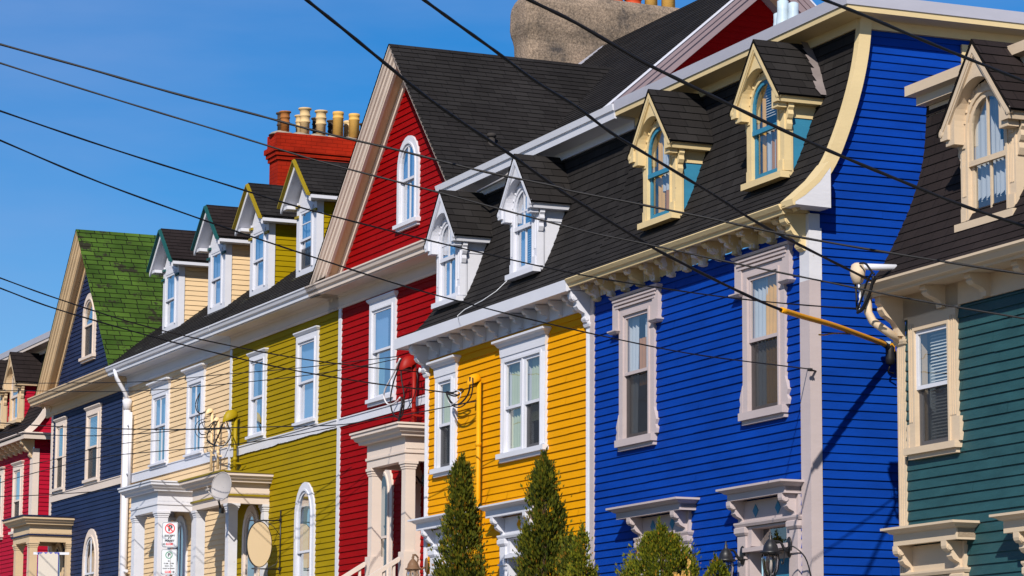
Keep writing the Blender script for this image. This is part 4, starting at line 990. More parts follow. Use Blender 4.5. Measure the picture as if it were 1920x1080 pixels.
def pot(T, parent, x, y, z, h, r, mat, kind=0):
    m = MB()
    if kind == 0: pr = [(r*.9, 0), (r*.9, h*.42), (r*1.04, h*.44), (r*1.04, h*.48), (r*.92, h*.5), (r*.92, h*.66), (r*1.04, h*.68), (r*1.04, h*.72), (r*.93, h*.74), (r*.95, h*.92), (r*1.22, h*.95), (r*1.22, h), (r*.8, h), (r*.78, h*.7)]
    elif kind == 1: pr = [(r, 0), (r*.96, h*.72), (r*1.05, h*.74), (r*1.05, h*.77), (r*.97, h*.79), (r*.97, h*.88), (r*1.05, h*.9), (r*1.03, h), (r*.8, h), (r*.78, h*.7)]
    else: pr = [(r*1.1, 0), (r, h*.2), (r*1.02, h*.22), (r*1.06, h*.3), (r*.95, h*.34), (r*.92, h*.62), (r*1.05, h*.66), (r*.98, h*.7), (r*1.0, h*.86), (r*1.12, h*.9), (r*1.1, h), (r*.8, h), (r*.78, h*.7)]
    m.lathe(pr, (x, y, z), 18); T.add('chimney_pot', m, mat, parent)
for y in (4.15, 4.55, 4.95, 5.35, 5.72): pot(T, CH, -6.42, y, 14.90, .32, .16, 'clayR', 2)
pot(T, CH, -6.45, 6.10, 14.86, .7, .12, 'clayY', 1); pot(T, CH, -6.45, 6.45, 14.80, .7, .13, 'clayY', 1)
m = MB(); m.prism([(4.25, 13.43), (4.93, 14.0), (4.93, 14.10), (4.2, 13.52)], lambda a, b: (-6.10, a, b), lambda a, b: (-6.02, a, b)); T.add('chimney_flashing', m, 'metal')
m = MB(); m.tube([(-1.05, .62, 10.2), (-1.05, .62, 11.13)], .055, 12); m.lathe([(.055, 0), (.075, .0), (.075, .05), (.05, .06)], (-1.05, .62, 11.12), 12); T.add('vent_pipe', m, 'room')
# ---------------------------------------------------------------- olive and cream houses
def rowhouse(x0, x1, base, label, wall, belt, dx, caps, roofm, wins, pitch):
    T = Thing('house', 'L', base, label, 'house')
    for w in wins: window(T, **w)
    m = MB(); lap(m, front(0), 2.6, 9.02, pitch, .016, x0, x1, T.holes); T.add('front_wall', m, wall)
    eave_L(T, x0-.06, x1, 'white' if wall == 'cream' else 'ivory', 'white')
    sl = .77; c_, s_ = 1/math.hypot(1, sl), sl/math.hypot(1, sl); LL = 3.52/c_
    m = MB(); lap(m, lambda s, t, o: (s, -.45+t*c_-o*s_, 9.43+t*s_+o*c_), 0, LL, .115, .009, x0-(.5 if wall == 'cream' else 0), x1, uv=True, joint=90, jit=.005); T.add('main_roof', m, roofm)
    m = MB(); m.box(x0, x1, 3.0, 7, 11.7, 11.9); T.add('roof_deck', m, 'roof')
    for k, (cx, cu, scr, rail, mu) in enumerate(dx):
        gable_dormer(T, cx, 9.88, .3, wall, caps, 'roof' if wall == 'olive' else 'roofB', cu, scr, 'oliveT' if wall == 'olive' else None, rail, mu)
    return T
T = rowhouse(-11.72, -6.03, (-8.9, 0, 2.6), 'mustard olive clapboard house with white trim between the red and cream houses', 'olive', 'whitepeel',
    ((-11.20, ((0, .5, 0, 1, 'curtain'), (.35, .75, 0, .45, 'curtain')), False, .5, ''), (-8.62, ((0, .9, .3, 1, 'curtain'),), True, .5, 'h')), 'oliveT', 'roofold',
    [dict(x0=-10.53, x1=-9.83, z0=7.26, z1=8.62, sill=.05, cas=.11, head='cap', curtains=((.0, .4, 0, .45, 'curtain'), (.5, 1, .6, 1, 'curtain')), sillx=0, zr=7.95),
     dict(x0=-7.98, x1=-7.14, z0=7.26, z1=8.66, sill=.05, cas=.13, head='cap', curtains=((0, 1, 0, 1, 'curtain'),), sillx=0, zr=7.95),
     dict(x0=-7.90, x1=-7.20, z0=4.0, z1=6.05, zs=5.60, cas=.15, head='none', curtains=((.1, .5, 0, .9, 'curtaingreen', .3),), zr=5.0, sill=.06),
     dict(x0=-10.7, x1=-10.1, z0=3.5, z1=5.85, zs=5.45, cas=.16, trim='ivory', sash='ivory', head='none', curtains=((.1, .9, 0, .9, 'wood'),), zr=4.6, sill=.06)], .1)
m = MB(); m.box(-11.8, -11.70, -.03, 0, 2.6, 9.0); T.add('corner_board', m, 'white')
m = MB(); m.box(-11.69, -6.03, -.035, 0, 7.0, 7.12); m.box(-11.69, -6.03, -.05, 0, 7.121, 7.145); ragged(m, -11.69, -6.03, 6.985, 7.0, -.0345, .012, 120, seed=8); T.add('belt_course', m, 'whitepeel')
porch(T, -11.75, -9.28, .98, 6.48, 3.5, 'ivory', cap='oliveT', band='oliveT', postmat='whitepeel', pw=.17)
# red brick chimney
m = MB(); m.box(-12.30, -11.82, .85, 2.95, 10.5, 12.72); m.box(-12.33, -11.79, .82, 2.98, 12.721, 12.80); m.box(-12.36, -11.76, .79, 3.01, 12.801, 12.88); m.box(-12.39, -11.73, .76, 3.04, 12.881, 12.98); m.box(-12.34, -11.78, .81, 2.99, 12.981, 13.24)
CH = T.add('brick_chimney', m, 'redbrick')
m = MB()
for y in (1.0, 1.38, 1.72, 2.06, 2.40, 2.72): m.lathe([(.26, 0), (.2, .05), (.11, .085), (.05, .09)], (-12.05, y, 13.235), 12)
T.add('mortar_bed', m, 'mortar', CH)
for y, h, r, mt, kd in ((1.02, .40, .095, 'clayO', 0), (1.42, .50, .105, 'clay', 0), (1.75, .48, .105, 'clay', 0), (2.10, .49, .105, 'clayY', 1), (2.43, .48, .105, 'clayY', 1), (2.75, .45, .09, 'clay', 0)):
    pot(T, CH, -11.93, y, 13.28, h, r, mt, kd)
for y, h, r, mt, kd in ((1.06, .44, .105, 'clayD', 0), (1.42, .42, .09, 'clay', 0), (1.76, .40, .09, 'clayD', 0), (2.08, .38, .09, 'clayD', 0), (2.42, .40, .10, 'clay', 1), (2.75, .38, .09, 'clayD', 0)):
    pot(T, CH, -12.20, y, 13.27, h, r, mt, kd)
T = rowhouse(-18.66, -11.80, (-15, 0, 2.6), 'pale cream clapboard house with white trim between the olive and navy houses', 'cream', 'white',
    ((-16.70, ((0, .4, 0, 1, 'curtain'), (.45, .8, 0, 1, 'curtain')), False, .5, ''), (-13.72, ((.05, .5, 0, 1, 'curtain'), (.5, .95, 0, .95, 'curtain')), False, .5, '')), 'tealdark', 'roofold',
    [dict(x0=-16.56, x1=-15.70, z0=7.25, z1=8.58, sill=.04, cas=.13, head='crown', munt='v', curtains=((0, .35, 0, .5, 'curtaingreen'), (.3, .6, .5, 1, 'curtain')), sillx=0, zr=8.0),
     dict(x0=-14.24, x1=-13.44, z0=7.25, z1=8.60, sill=.04, cas=.13, head='crown', munt='v', curtains=((0, .3, 0, 1, 'curtain'), (.6, .8, 0, .5, 'curtain')), sillx=0, zr=8.0),
     dict(x0=-14.95, x1=-14.35, z0=3.6, z1=5.95, zs=5.6, cas=.15, head='none', munt='v', zr=4.9, sill=.06)], .1)
m = MB(); m.box(-18.66, -18.42, -.04, 0, 2.6, 9.0); T.add('corner_board', m, 'white')
m = MB(); m.box(-18.42, -11.82, -.035, 0, 7.0, 7.17); m.box(-18.42, -11.82, -.05, 0, 7.171, 7.19); T.add('belt_course', m, 'white')
porch(T, -15.45, -13.3, 1.05, 6.62, 3.5, 'white', pw=.2)
m = MB(); m.tube([(-18.1, -.42, 9.33), (-18.05, -.40, 9.15), (-18.2, -.15, 8.85), (-18.22, -.10, 8.7)], .042, 8); m.tube([(-18.22, -.10, 8.75), (-18.22, -.10, 3)], .075, 8); m.lathe([(.08, 0), (.095, .12), (.11, .2), (.10, .21)], (-18.22, -.10, 8.52), 10)
m.tube([(-17.98, -.09, 8.45), (-17.98, -.09, 6.9)], .035, 8)
for z in (8.2, 7.2, 5.2): m.tube([(-18.36, -.08, z), (-17.98, -.10, z)], .035, 6)
T.add('downspout', m, 'white')
# ---------------------------------------------------------------- navy house
T = Thing('house', 'L', (-21.6, 0, 2.6), 'navy blue clapboard house with mossy green steep gable roof and tan trim', 'house')
window(T, -23.90, -23.32, 7.32, 8.70, cas=.12, trim='ivory', sash='ivory', head='cap', curtains=((0, 1, .5, 1, 'blind'),), screen=True, sillx=0)
window(T, -21.40, -20.58, 7.32, 8.70, cas=.13, trim='ivory', sash='ivory', head='cap', curtains=((0, 1, .05, 1, 'blind'),), screen=True, sillx=0)
window(T, -21.90, -21.18, 10.03, 11.28, cas=.14, trim='ivory', sash='ivory', zs=10.92, head='none', curtains=((0, 1, .35, .95, 'blind'),), screen=True, zr=10.72)
window(T, -21.35, -20.52, 4.0, 6.08, cas=.17, trim='ivory', sash='white', zs=5.55, head='none', munt='v', curtains=((0, .5, 0, .8, 'curtain'), (.5, 1, 0, .9, 'blind')), zr=5.3, room='roomlit')
window(T, -23.85, -23.25, 3.5, 5.98, cas=.14, trim='tan', sash='navyT', zs=5.6, head='none', curtains=((.1, .9, 0, .95, 'wood'),), zr=4.6)
m = MB(); lap(m, front(0), 2.6, 9.02, .092, .015, -24.32, -18.80, T.holes); T.add('front_wall', m, 'navy')
corner(T, -24.45, -24.32, 2.6, 9.02, mat='ivory'); corner(T, -18.80, -18.66, 2.6, 9.02, mat='ivory')
m = MB(); m.box(-24.32, -18.80, -.035, 0, 7.05, 7.2); m.box(-24.32, -18.8, -.05, 0, 7.201, 7.22); T.add('belt_course', m, 'ivory')
eave_L(T, -24.95, -18.68, 'tan', 'tan')
gable_L(T, -21.46, 12.79, (1.09, 1.17), (3.1, 2.9), 'roofgreen', 'tan', 'tan', 'navy', .092, T.holes, 8.0, yf=-.38)
porch(T, -24.15, -22.35, 1.15, 6.58, 3.4, 'tan', cap='navyT', band='navyT', pw=.17)
m = MB(); lap(m, lambda s, t, o: (-24.46-o, s, t), 2.6, 9.3, .1, .015, 0, 8); T.add('side_wall', m, 'navy')
# ---------------------------------------------------------------- crimson house at the far left
T = Thing('house', 'L', (-29, 0, 2.8), 'crimson clapboard house cut by the left edge with cream trim and dark mansard roof', 'house')
P = smoothprof(PROF, 8.70); ya = yat(P)
window(T, -27.60, -26.98, 6.6, 8.02, cas=.13, trim='ivory', sash='ivory', head='cap', screen=True, curtains=((0, 1, .5, 1, 'curtain'),))
window(T, -29.45, -28.75, 6.6, 8.02, cas=.13, trim='ivory', sash='ivory', head='cap', screen=True, curtains=((0, 1, .5, 1, 'curtaingold'),))
m = MB(); lap(m, front(0), 2.8, 8.45, .1, .016, -34, -26.2, T.holes); T.add('front_wall', m, 'crimson')
m = MB(); lap(m, side(-26.0), 2.8, 11.0, .1, .017, lambda z: (.0 if z < 8.7 else ya(z)+.04), 7.0); T.add('side_wall', m, 'crimson')
m = MB(); m.box(-26.24, -25.97, -.03, .12, 2.8, 8.42); T.add('corner_board', m, 'ivory')
m = MB(); m.box(-34, -25.98, -.03, 0, 8.45, 8.64); T.add('frieze', m, 'tan')
m = MB(); m.sweep([(-34, 0), (-26.0, 0), (-26, .35)], [(-.02, 8.64), (.30, 8.63), (.30, 8.61), (.335, 8.61), (.345, 8.70), (.39, 8.74), (.385, 8.76), (-.02, 8.78)]); T.add('eave_cornice', m, 'ivory')
m = MB()
for k2 in range(12): bracket(m, -26.6-k2*.46, .1, 8.635, .27, .25)
bracket(m, -26.12, .13, 8.635, .3, .42); T.add('bracket', m, 'tan')
mansard(T, -34, -25.9, P, 'roofB'); barge(T, -25.98, -25.88, P[3:], 'ivory', w=.10)
arch_dormer(T, -28.15, 9.19, 1.0, .05, ya, 'tan', 'ivory', 'crimson', 'roofB', ((0, 1, 0, .5, 'curtain'),), clapcheek=True, cheekband=False)
arch_dormer(T, -29.75, 9.19, 1.0, .05, ya, 'tan', 'ivory', 'crimson', 'roofB', ((0, 1, 0, .5, 'curtain'),), clapcheek=True, cheekband=False)
topcornice(T, [(-34, .63), (-25.96, .63), (-25.96, 7)], 11.03, 'ivory', 'metal', (-34, -25.96, .4, 7))
m = MB(); m.box(-26.4, -25.4, -1.0, -.001, 4.9, 5.05); m.box(-26.3, -25.5, -.8, -.001, 4.6, 4.899); T.add('porch_roof', m, 'tan')
SUN_E, SKY_S, SKY_SAT, EXPO = 5.0, .070, 1.45, .20
WIRES=[
('service_cable','thick black cable coming down to the yellow sleeve beside the blue side wall',0.0155,[(-2.021, 23.5, 7.964), (-1.712, 23.968, 7.796), (-1.446, 24.373, 7.662), (-1.12, 24.871, 7.491), (-0.786, 25.383, 7.317), (-0.435, 25.923, 7.172), (-0.021, 26.562, 7.022), (0.391, 27.201, 6.849), (0.545, 27.44, 6.794), (1.242, 28.525, 6.577), (1.587, 29.065, 6.489), (2.273, 30.139, 6.349), (2.839, 31.026, 6.267), (3.481, 32.033, 6.254), (4.261, 33.26, 6.171)]),
('service_cable','thick black cable running down to the green house gutter corner',0.014,[(-0.99, 21.8, 7.491), (-0.692, 22.365, 7.394), (-0.432, 22.858, 7.318), (-0.14, 23.414, 7.236), (0.18, 24.024, 7.134), (0.534, 24.702, 7.067), (0.838, 25.286, 6.974), (1.126, 25.839, 6.922), (1.834, 27.206, 6.803), (2.383, 28.268, 6.697), (3.035, 29.532, 6.635), (3.602, 30.633, 6.59), (3.841, 31.1, 6.569)]),
('overhead_wire','thick black wire crossing the stone chimney and both cream dormers of the blue house',0.0135,[(-0.276, 20.0, 6.997), (0.112, 20.32, 6.877), (0.444, 20.595, 6.782), (0.915, 20.987, 6.605), (1.238, 21.256, 6.51), (1.636, 21.589, 6.398), (2.012, 21.903, 6.296), (2.464, 22.282, 6.187), (3.019, 22.749, 6.069), (3.54, 23.187, 5.966), (4.135, 23.688, 5.882), (4.504, 24.0, 5.839)]),
('overhead_wire','black wire crossing the top corner of the blue house roof to the far right dormer',0.0125,[(1.815, 20.0, 6.948), (2.2, 20.464, 6.926), (2.534, 20.868, 6.913), (2.993, 21.424, 6.884), (3.461, 21.993, 6.859), (3.97, 22.612, 6.837), (4.289, 23.0, 6.831)]),
('overhead_wire','topmost black wire across the open sky, passing in front of the red chimney pots',0.0095,[(-5.097, 24.0, 7.658), (-4.226, 23.912, 7.393), (-3.508, 23.839, 7.182), (-2.795, 23.767, 6.965), (-2.089, 23.695, 6.767), (-1.738, 23.659, 6.664), (-1.388, 23.623, 6.57), (-0.954, 23.579, 6.463), (-0.577, 23.54, 6.361), (-0.207, 23.502, 6.264), (0.337, 23.446, 6.143), (0.465, 23.433, 6.102), (1.018, 23.376, 5.986), (1.622, 23.314, 5.853), (2.134, 23.261, 5.735), (2.95, 23.176, 5.576), (4.018, 23.066, 5.39), (4.653, 23.0, 5.288)]),
('overhead_wire','second black wire from the top across the sky, passing over the red brick chimney stack',0.0075,[(-5.377, 24.0, 7.628), (-4.217, 23.885, 7.229), (-3.263, 23.789, 6.914), (-2.315, 23.694, 6.611), (-1.702, 23.633, 6.412), (-1.327, 23.595, 6.302), (-0.574, 23.519, 6.095), (-0.003, 23.461, 5.931), (0.623, 23.398, 5.759), (1.017, 23.358, 5.672), (1.791, 23.279, 5.492), (2.471, 23.21, 5.344), (3.146, 23.141, 5.197), (4.008, 23.053, 5.037), (4.522, 23.0, 4.949)]),
('overhead_wire','third black wire from the top across the sky, ending at the green house corner post',0.0072,[(-4.915, 22.0, 6.787), (-4.032, 22.911, 6.618), (-3.244, 23.73, 6.48), (-2.396, 24.614, 6.357), (-1.839, 25.197, 6.28), (-1.044, 26.032, 6.211), (-0.26, 26.858, 6.16), (0.568, 27.733, 6.122), (1.238, 28.441, 6.124), (2.224, 29.485, 6.156), (3.253, 30.575, 6.237), (4.22, 31.6, 6.359)]),
('overhead_wire','fourth black wire across the sky, tied off on the blue house corner board',0.007,[(-4.579, 21.0, 6.379), (-3.874, 22.051, 6.207), (-3.235, 23.012, 6.066), (-2.466, 24.175, 5.952), (-1.829, 25.144, 5.876), (-1.109, 26.241, 5.802), (-0.54, 27.112, 5.768), (0.206, 28.257, 5.747), (1.113, 29.65, 5.746), (2.024, 31.053, 5.778), (3.352, 33.1, 5.903)]),
('overhead_wire','upper of two black wires sloping over the green roof to the red weatherhead',0.009,[(-7.151, 36.0, 7.666), (-6.461, 37.1, 7.512), (-5.856, 38.07, 7.389), (-5.001, 39.444, 7.262), (-4.087, 40.922, 7.215), (-3.07, 42.57, 7.219), (-2.105, 44.139, 7.292), (-1.453, 45.2, 7.364)]),
('overhead_wire','lower of two black wires sloping over the green roof to the yellow service mast',0.009,[(-6.75, 34.0, 7.223), (-6.043, 34.718, 7.018), (-5.432, 35.34, 6.852), (-4.371, 36.428, 6.665), (-3.476, 37.347, 6.544), (-2.745, 38.101, 6.473), (-1.858, 39.018, 6.437), (-1.202, 39.697, 6.437), (-0.88, 40.031, 6.435), (-0.717, 40.2, 6.42)]),
('overhead_wire','thin level wire over the navy cornice running to the red weatherhead',0.007,[(-12.82, 58.0, 8.647), (-9.34, 53.985, 8.206), (-6.787, 51.041, 7.881), (-5.747, 49.841, 7.786), (-4.865, 48.822, 7.746), (-3.397, 47.128, 7.655), (-2.491, 46.082, 7.628), (-1.725, 45.2, 7.601)]),
('overhead_wire','thin level wire just under the navy cornice running to the red weatherhead',0.007,[(-12.817, 58.0, 8.563), (-9.336, 53.985, 8.078), (-6.783, 51.041, 7.724), (-5.131, 49.134, 7.596), (-3.431, 47.17, 7.523), (-2.489, 46.082, 7.528), (-1.725, 45.2, 7.568)]),
('overhead_wire','level wire crossing the navy upstairs windows to the loops on the cream wall',0.01,[(-11.587, 59.0, 8.104), (-9.943, 57.614, 7.87), (-8.631, 56.507, 7.687), (-7.347, 55.424, 7.538), (-6.482, 54.693, 7.456), (-5.726, 54.054, 7.392), (-5.07, 53.5, 7.347)]),
('overhead_wire','long thin sagging wire past the olive wall to the yellow mast',0.008,[(-11.452, 59.0, 7.886), (-9.658, 55.994, 7.515), (-8.296, 53.713, 7.235), (-7.225, 51.916, 7.045), (-6.11, 50.044, 6.902), (-5.126, 48.392, 6.805), (-3.621, 45.867, 6.579), (-2.613, 44.177, 6.428), (-2.01, 43.165, 6.401), (-1.227, 41.85, 6.383), (-0.632, 40.852, 6.386), (-0.482, 40.6, 6.387)]),
('overhead_wire','thin wire rising across the lower navy wall to the olive service mast',0.008,[(-11.85, 62.0, 6.733), (-10.243, 59.573, 6.877), (-8.995, 57.692, 6.978), (-7.695, 55.736, 7.036), (-6.359, 53.732, 6.957), (-4.876, 51.509, 6.858), (-3.852, 49.974, 6.836), (-2.868, 48.5, 6.864)]),
('overhead_wire','thin wire ending at the white downpipe above the navy arched window',0.008,[(-12.37, 64.0, 6.898), (-10.628, 61.867, 6.787), (-9.262, 60.195, 6.699), (-7.471, 58.0, 6.63)]),
('overhead_wire','thin wire rising from the crimson wall across the navy wall to the cream siding',0.007,[(-12.382, 64.0, 7.257), (-10.545, 61.282, 7.29), (-9.128, 59.187, 7.308), (-8.324, 57.998, 7.376), (-7.361, 56.577, 7.385), (-6.561, 55.4, 7.32)]),
('overhead_wire','slack thin cable hanging on the blue side wall below the corner insulator',0.005,[(3.359, 33.05, 5.891), (3.535, 33.14, 5.795), (3.756, 33.254, 5.702), (3.979, 33.369, 5.662), (4.205, 33.484, 5.719), (4.432, 33.6, 5.753)])]
# ================================================================== FIXTURES AND STREET THINGS
def wire_thing(name, fr, pts, r, mat, label, cat='cable', group=None, n=5):
    m = MB(); m.tube([world(fr, p) for p in pts] if fr else pts, r, n)
    return tag(build(name, m, mat), label, cat, group)
def smoothpts(pts, k=4):
    out = []; n = len(pts)
    for i in range(n-1):
        p0, p1, p2, p3 = pts[max(i-1, 0)], pts[i], pts[i+1], pts[min(i+2, n-1)]
        for j in range(k):
            t = j/k; out.append(tuple(.5*(2*p1[a]+(p2[a]-p0[a])*t+(2*p0[a]-5*p1[a]+4*p2[a]-p3[a])*t*t+(3*p1[a]-p0[a]-3*p2[a]+p3[a])*t**3) for a in range(3)))
    out.append(tuple(pts[-1])); return out
def mast(fr, x, y, z0, z1, r, mat, label, hood=True, loops=(), sc=1.15, couplings=(.3,)):
    T = Thing('service_mast', fr, (x, y, z0), label, 'service mast')
    m = MB(); m.tube([(x, y, z0), (x, y, z1)], r, 12); T.add('conduit', m, mat)
    m = MB()
    for q in couplings: zz = z0+(z1-z0)*q; m.lathe([(r, 0), (r*1.25, .004), (r*1.25, .06), (r, .064)], (x, y, zz), 12)
    m.box(x-r*1.6, x+r*1.6, y, -.001, z0+(z1-z0)*.25, z0+(z1-z0)*.25+.03); T.add('pipe_clamp', m, mat)
    # weather head: hooded dome leaning out from the pipe over the street
    m = MB(); n = 16; b = len(m.v); ry, rx, hh = .125*sc, .075*sc, .13*sc
    rows = [(1.0, 0), (1.04, .06), (1.0, .3), (.88, .58), (.64, .84), (.33, .97), (.02, 1.0)]
    for q, h in rows:
        for j in range(n):
            a = 2*math.pi*j/n; yy = -ry*.72+ry*q*math.cos(a); m.v.append((x+rx*q*math.sin(a), y+yy, z1-.04*sc+hh*h+.45*yy*(1-h*.6)))
    for k in range(len(rows)-1):
        for j in range(n): m.facei([b+k*n+j, b+k*n+(j+1) % n, b+(k+1)*n+(j+1) % n, b+(k+1)*n+j], True)
    m.facei([b+(len(rows)-1)*n+j for j in range(n)]); T.add('weather_head', m, mat)
    m = MB(); m.lathe([(.055*sc, -.01), (.06*sc, .03)], (x, y-ry*.9, z1-.11*sc), 12, 'z', .9, 1.35); T.add('wire_grommet', m, 'black')
    for pts, rr, mt in loops:
        m = MB(); m.tube(smoothpts(pts), rr, 5); T.add('cable_loop', m, mt)
    return T
f3 = lambda pts, y: [(a, y, b) for a, b in pts]
mast('L', -11.13, -.12, 6.50, 7.72, .036, 'olimetal', 'olive painted service mast with hooded head on the porch roof of the olive house',
     loops=((f3([(-11.12, 7.75), (-11.14, 7.64), (-11.04, 7.51), (-10.88, 7.39), (-10.87, 7.27), (-11.11, 7.17), (-11.52, 7.17), (-11.93, 7.23), (-12.26, 7.34)], -.3), .011, 'rubber'),
            (f3([(-11.16, 7.74), (-11.2, 7.62), (-11.08, 7.48), (-10.92, 7.36), (-11.0, 7.2), (-11.3, 7.13), (-11.62, 7.2)], -.32), .009, 'whitecable'),
            (f3([(-11.83, 7.66), (-12.02, 7.57), (-12.2, 7.47), (-12.26, 7.38), (-12.06, 7.28), (-11.7, 7.19)], -.3), .011, 'rubber'),
            (f3([(-11.3, 7.58), (-11.45, 7.46), (-11.6, 7.35), (-11.78, 7.22)], -.3), .014, 'rubber')))
mast('L', -12.59, -.10, 6.80, 7.94, .026, 'creammetal', 'taller of the two cream service pipes on the cream wall beside the olive house', sc=.6, loops=(
     (f3([(-12.93, 8.29), (-13.12, 8.17), (-13.14, 8.06), (-13.04, 7.96), (-12.8, 7.89), (-12.58, 7.91)], -.25), .010, 'rubber'),
     (f3([(-12.90, 8.30), (-13.02, 8.14), (-13.02, 8.02), (-12.9, 7.92), (-12.62, 7.90)], -.25), .008, 'rubber'),
     (f3([(-12.38, 7.71), (-12.7, 7.69), (-12.79, 7.59), (-12.59, 7.48), (-12.2, 7.47), (-11.89, 7.53), (-11.7, 7.60), (-11.82, 7.66), (-12.14, 7.60)], -.3), .010, 'rubber'),
     (f3([(-12.2, 7.75), (-12.75, 7.74), (-12.95, 7.6), (-12.7, 7.44), (-12.3, 7.40)], -.32), .007, 'rubber')))
mast('L', -12.19, -.10, 6.80, 7.74, .024, 'creammetal', 'shorter of the two cream service pipes on the cream wall beside the olive house', sc=.5)
mast('L', -2.27, -.15, 6.52, 7.68, .034, 'redmetal', 'red painted service mast with hooded head on the porch roof of the red house',
     loops=((f3([(-2.46, 7.74), (-2.61, 7.56), (-2.79, 7.37), (-2.89, 7.13), (-2.79, 6.91), (-2.52, 6.8), (-2.36, 6.86), (-2.30, 7.11), (-2.42, 7.4), (-2.45, 7.59), (-2.43, 7.74)], -.3), .012, 'rubber'),
            (f3([(-2.45, 7.74), (-2.72, 7.53), (-3.06, 7.33), (-3.12, 7.19), (-2.93, 7.06), (-2.63, 7.06), (-2.43, 7.12)], -.32), .014, 'whitecable'),
            (f3([(-2.43, 7.12), (-2.38, 7.0), (-2.45, 6.88), (-2.52, 6.7), (-2.5, 6.55)], -.3), .018, 'rubber'),
            (f3([(-2.30, 7.11), (-2.42, 6.95), (-2.55, 6.75), (-2.6, 6.55)], -.3), .012, 'rubber'),
            (f3([(-2.10, 7.6), (-2.0, 7.35), (-2.15, 7.1), (-2.4, 6.95)], -.2), .008, 'rubber')))
mast('B', -9.66, -.10, 3.4, 6.86, .034, 'yelmetal', 'yellow painted service mast running down the yellow wall between its windows', sc=.85, couplings=(.72, .3),
     loops=((f3([(-9.63, 6.87), (-9.63, 6.73), (-9.73, 6.61), (-10.01, 6.53), (-10.26, 6.55), (-10.47, 6.67), (-10.54, 6.75)], -.25), .013, 'rubber'),
            (f3([(-9.60, 6.86), (-9.60, 6.70), (-9.70, 6.57), (-10.01, 6.49), (-10.3, 6.52), (-10.5, 6.62)], -.22), .010, 'rubber'),
            (f3([(-10.54, 6.76), (-10.3, 6.72), (-10.0, 6.74), (-9.9, 6.70), (-10.2, 6.66), (-10.5, 6.72)], -.24), .012, 'rubber'),
            (f3([(-10.45, 6.62), (-10.3, 6.55), (-10.05, 6.58), (-9.95, 6.68), (-10.2, 6.75)], -.26), .006, 'whitecable')))
# weather head at the green house gutter
T = Thing('weather_head', 'B', (1.9, -.45, 6.6), 'beige weather head on a white pipe above the green house gutter corner', 'service mast')
m = MB(); m.lathe([(.01, -.15), (.07, -.13), (.105, -.06), (.115, 0), (.105, .01), (.09, .06), (.05, .08)], (2.13, -.59, 6.66), 16, 'z', .85, .7); T.add('hood', m, 'beige')
m = MB(); m.tube([(2.16, -.57, 6.70), (2.2, -.38, 6.70), (2.2, .05, 6.72)], .035, 10); T.add('conduit', m, 'white')
for k, (pts, mt) in enumerate(((f3([(q+.33, w) for q, w in [(1.74, 6.6), (1.78, 6.42), (1.80, 6.23), (1.91, 6.26), (2.03, 6.36), (2.12, 6.46), (2.22, 6.53)]], -0.60), 'rubber'),
    (f3([(q+.33, w) for q, w in [(1.79, 6.6), (1.84, 6.42), (1.83, 6.25), (1.87, 6.22), (1.98, 6.30)]], -0.59), 'whitecable'), (f3([(q+.33, w) for q, w in [(1.82, 6.21), (1.94, 6.24), (2.08, 6.38), (2.17, 6.55)]], -0.61), 'rubber'),
    (f3([(q+.33, w) for q, w in [(1.9, 6.72), (2.02, 6.70), (2.12, 6.62), (2.2, 6.56)]], -0.62), 'rubber'), (f3([(q+.33, w) for q, w in [(1.86, 6.24), (2.0, 6.42), (2.06, 6.5), (2.16, 6.58)]], -0.63), 'rubber'))):
    m = MB(); m.tube(smoothpts(pts), .012 if k != 2 else .018, 5); T.add('cable_loop', m, mt)
# overhead wires
for name, label, r, pts in WIRES:
    m = MB(); pp = smoothpts(pts, 5)
    rn = random.Random(len(label)); L = len(pp)
    rr = [r*(1+.12*math.sin(k*1.7)+(.10 if r > .016 else 0)*math.sin(k*2.9)) for k in range(L)]
    m.tube(pp, rr, 7)
    tag(build(name, m, 'rubber'), label, 'wire', 'overhead wires crossing the street')
SL = [(2.839, 31.026, 6.267), (3.138, 31.495, 6.257), (3.481, 32.033, 6.254), (3.835, 32.59, 6.228), (4.127, 33.049, 6.203), (4.19, 33.15, 6.195)]
m = MB(); m.tube(smoothpts(SL), .030, 10); m.tube([(3.75, 32.45, 6.22), (3.5, 32.1, 6.17), (3.38, 31.95, 6.13), (3.32, 31.85, 6.12)], .009, 5)
tag(build('cable_guard', m, 'sleeve'), 'bright yellow plastic sleeve around the cable in front of the blue corner board', 'cable guard')
T = Thing('cable_splice', 'B', (.3, .85, 6.1), 'black taped cable splice with yellow bits hanging beside the green house corner post', 'cable splice')
m = MB(); m.lathe([(.01, 0), (.05, .02), (.06, .08), (.05, .14), (.055, .2), (.03, .26), (.01, .28)], (.13, .94, 5.97), 9); m.tube([(.22, .76, 6.23), (.14, .92, 6.17), (.10, 1.0, 6.12), (.08, 1.1, 6.06)], .035, 8); m.tube([(.13, .94, 5.99), (.11, .92, 5.90), (.14, .98, 5.88)], .012, 5); T.add('tape_wrap', m, 'rubber')
m = MB(); m.tube([(.08, 1.1, 6.06), (.07, 1.22, 6.0)], .033, 8); m.box(.13, .17, .92, .98, 6.13, 6.22); T.add('yellow_tag', m, 'sleeve')
m = MB(); m.box(.13, .17, .86, .93, 6.21, 6.24); T.add('wire_tie', m, 'galv')
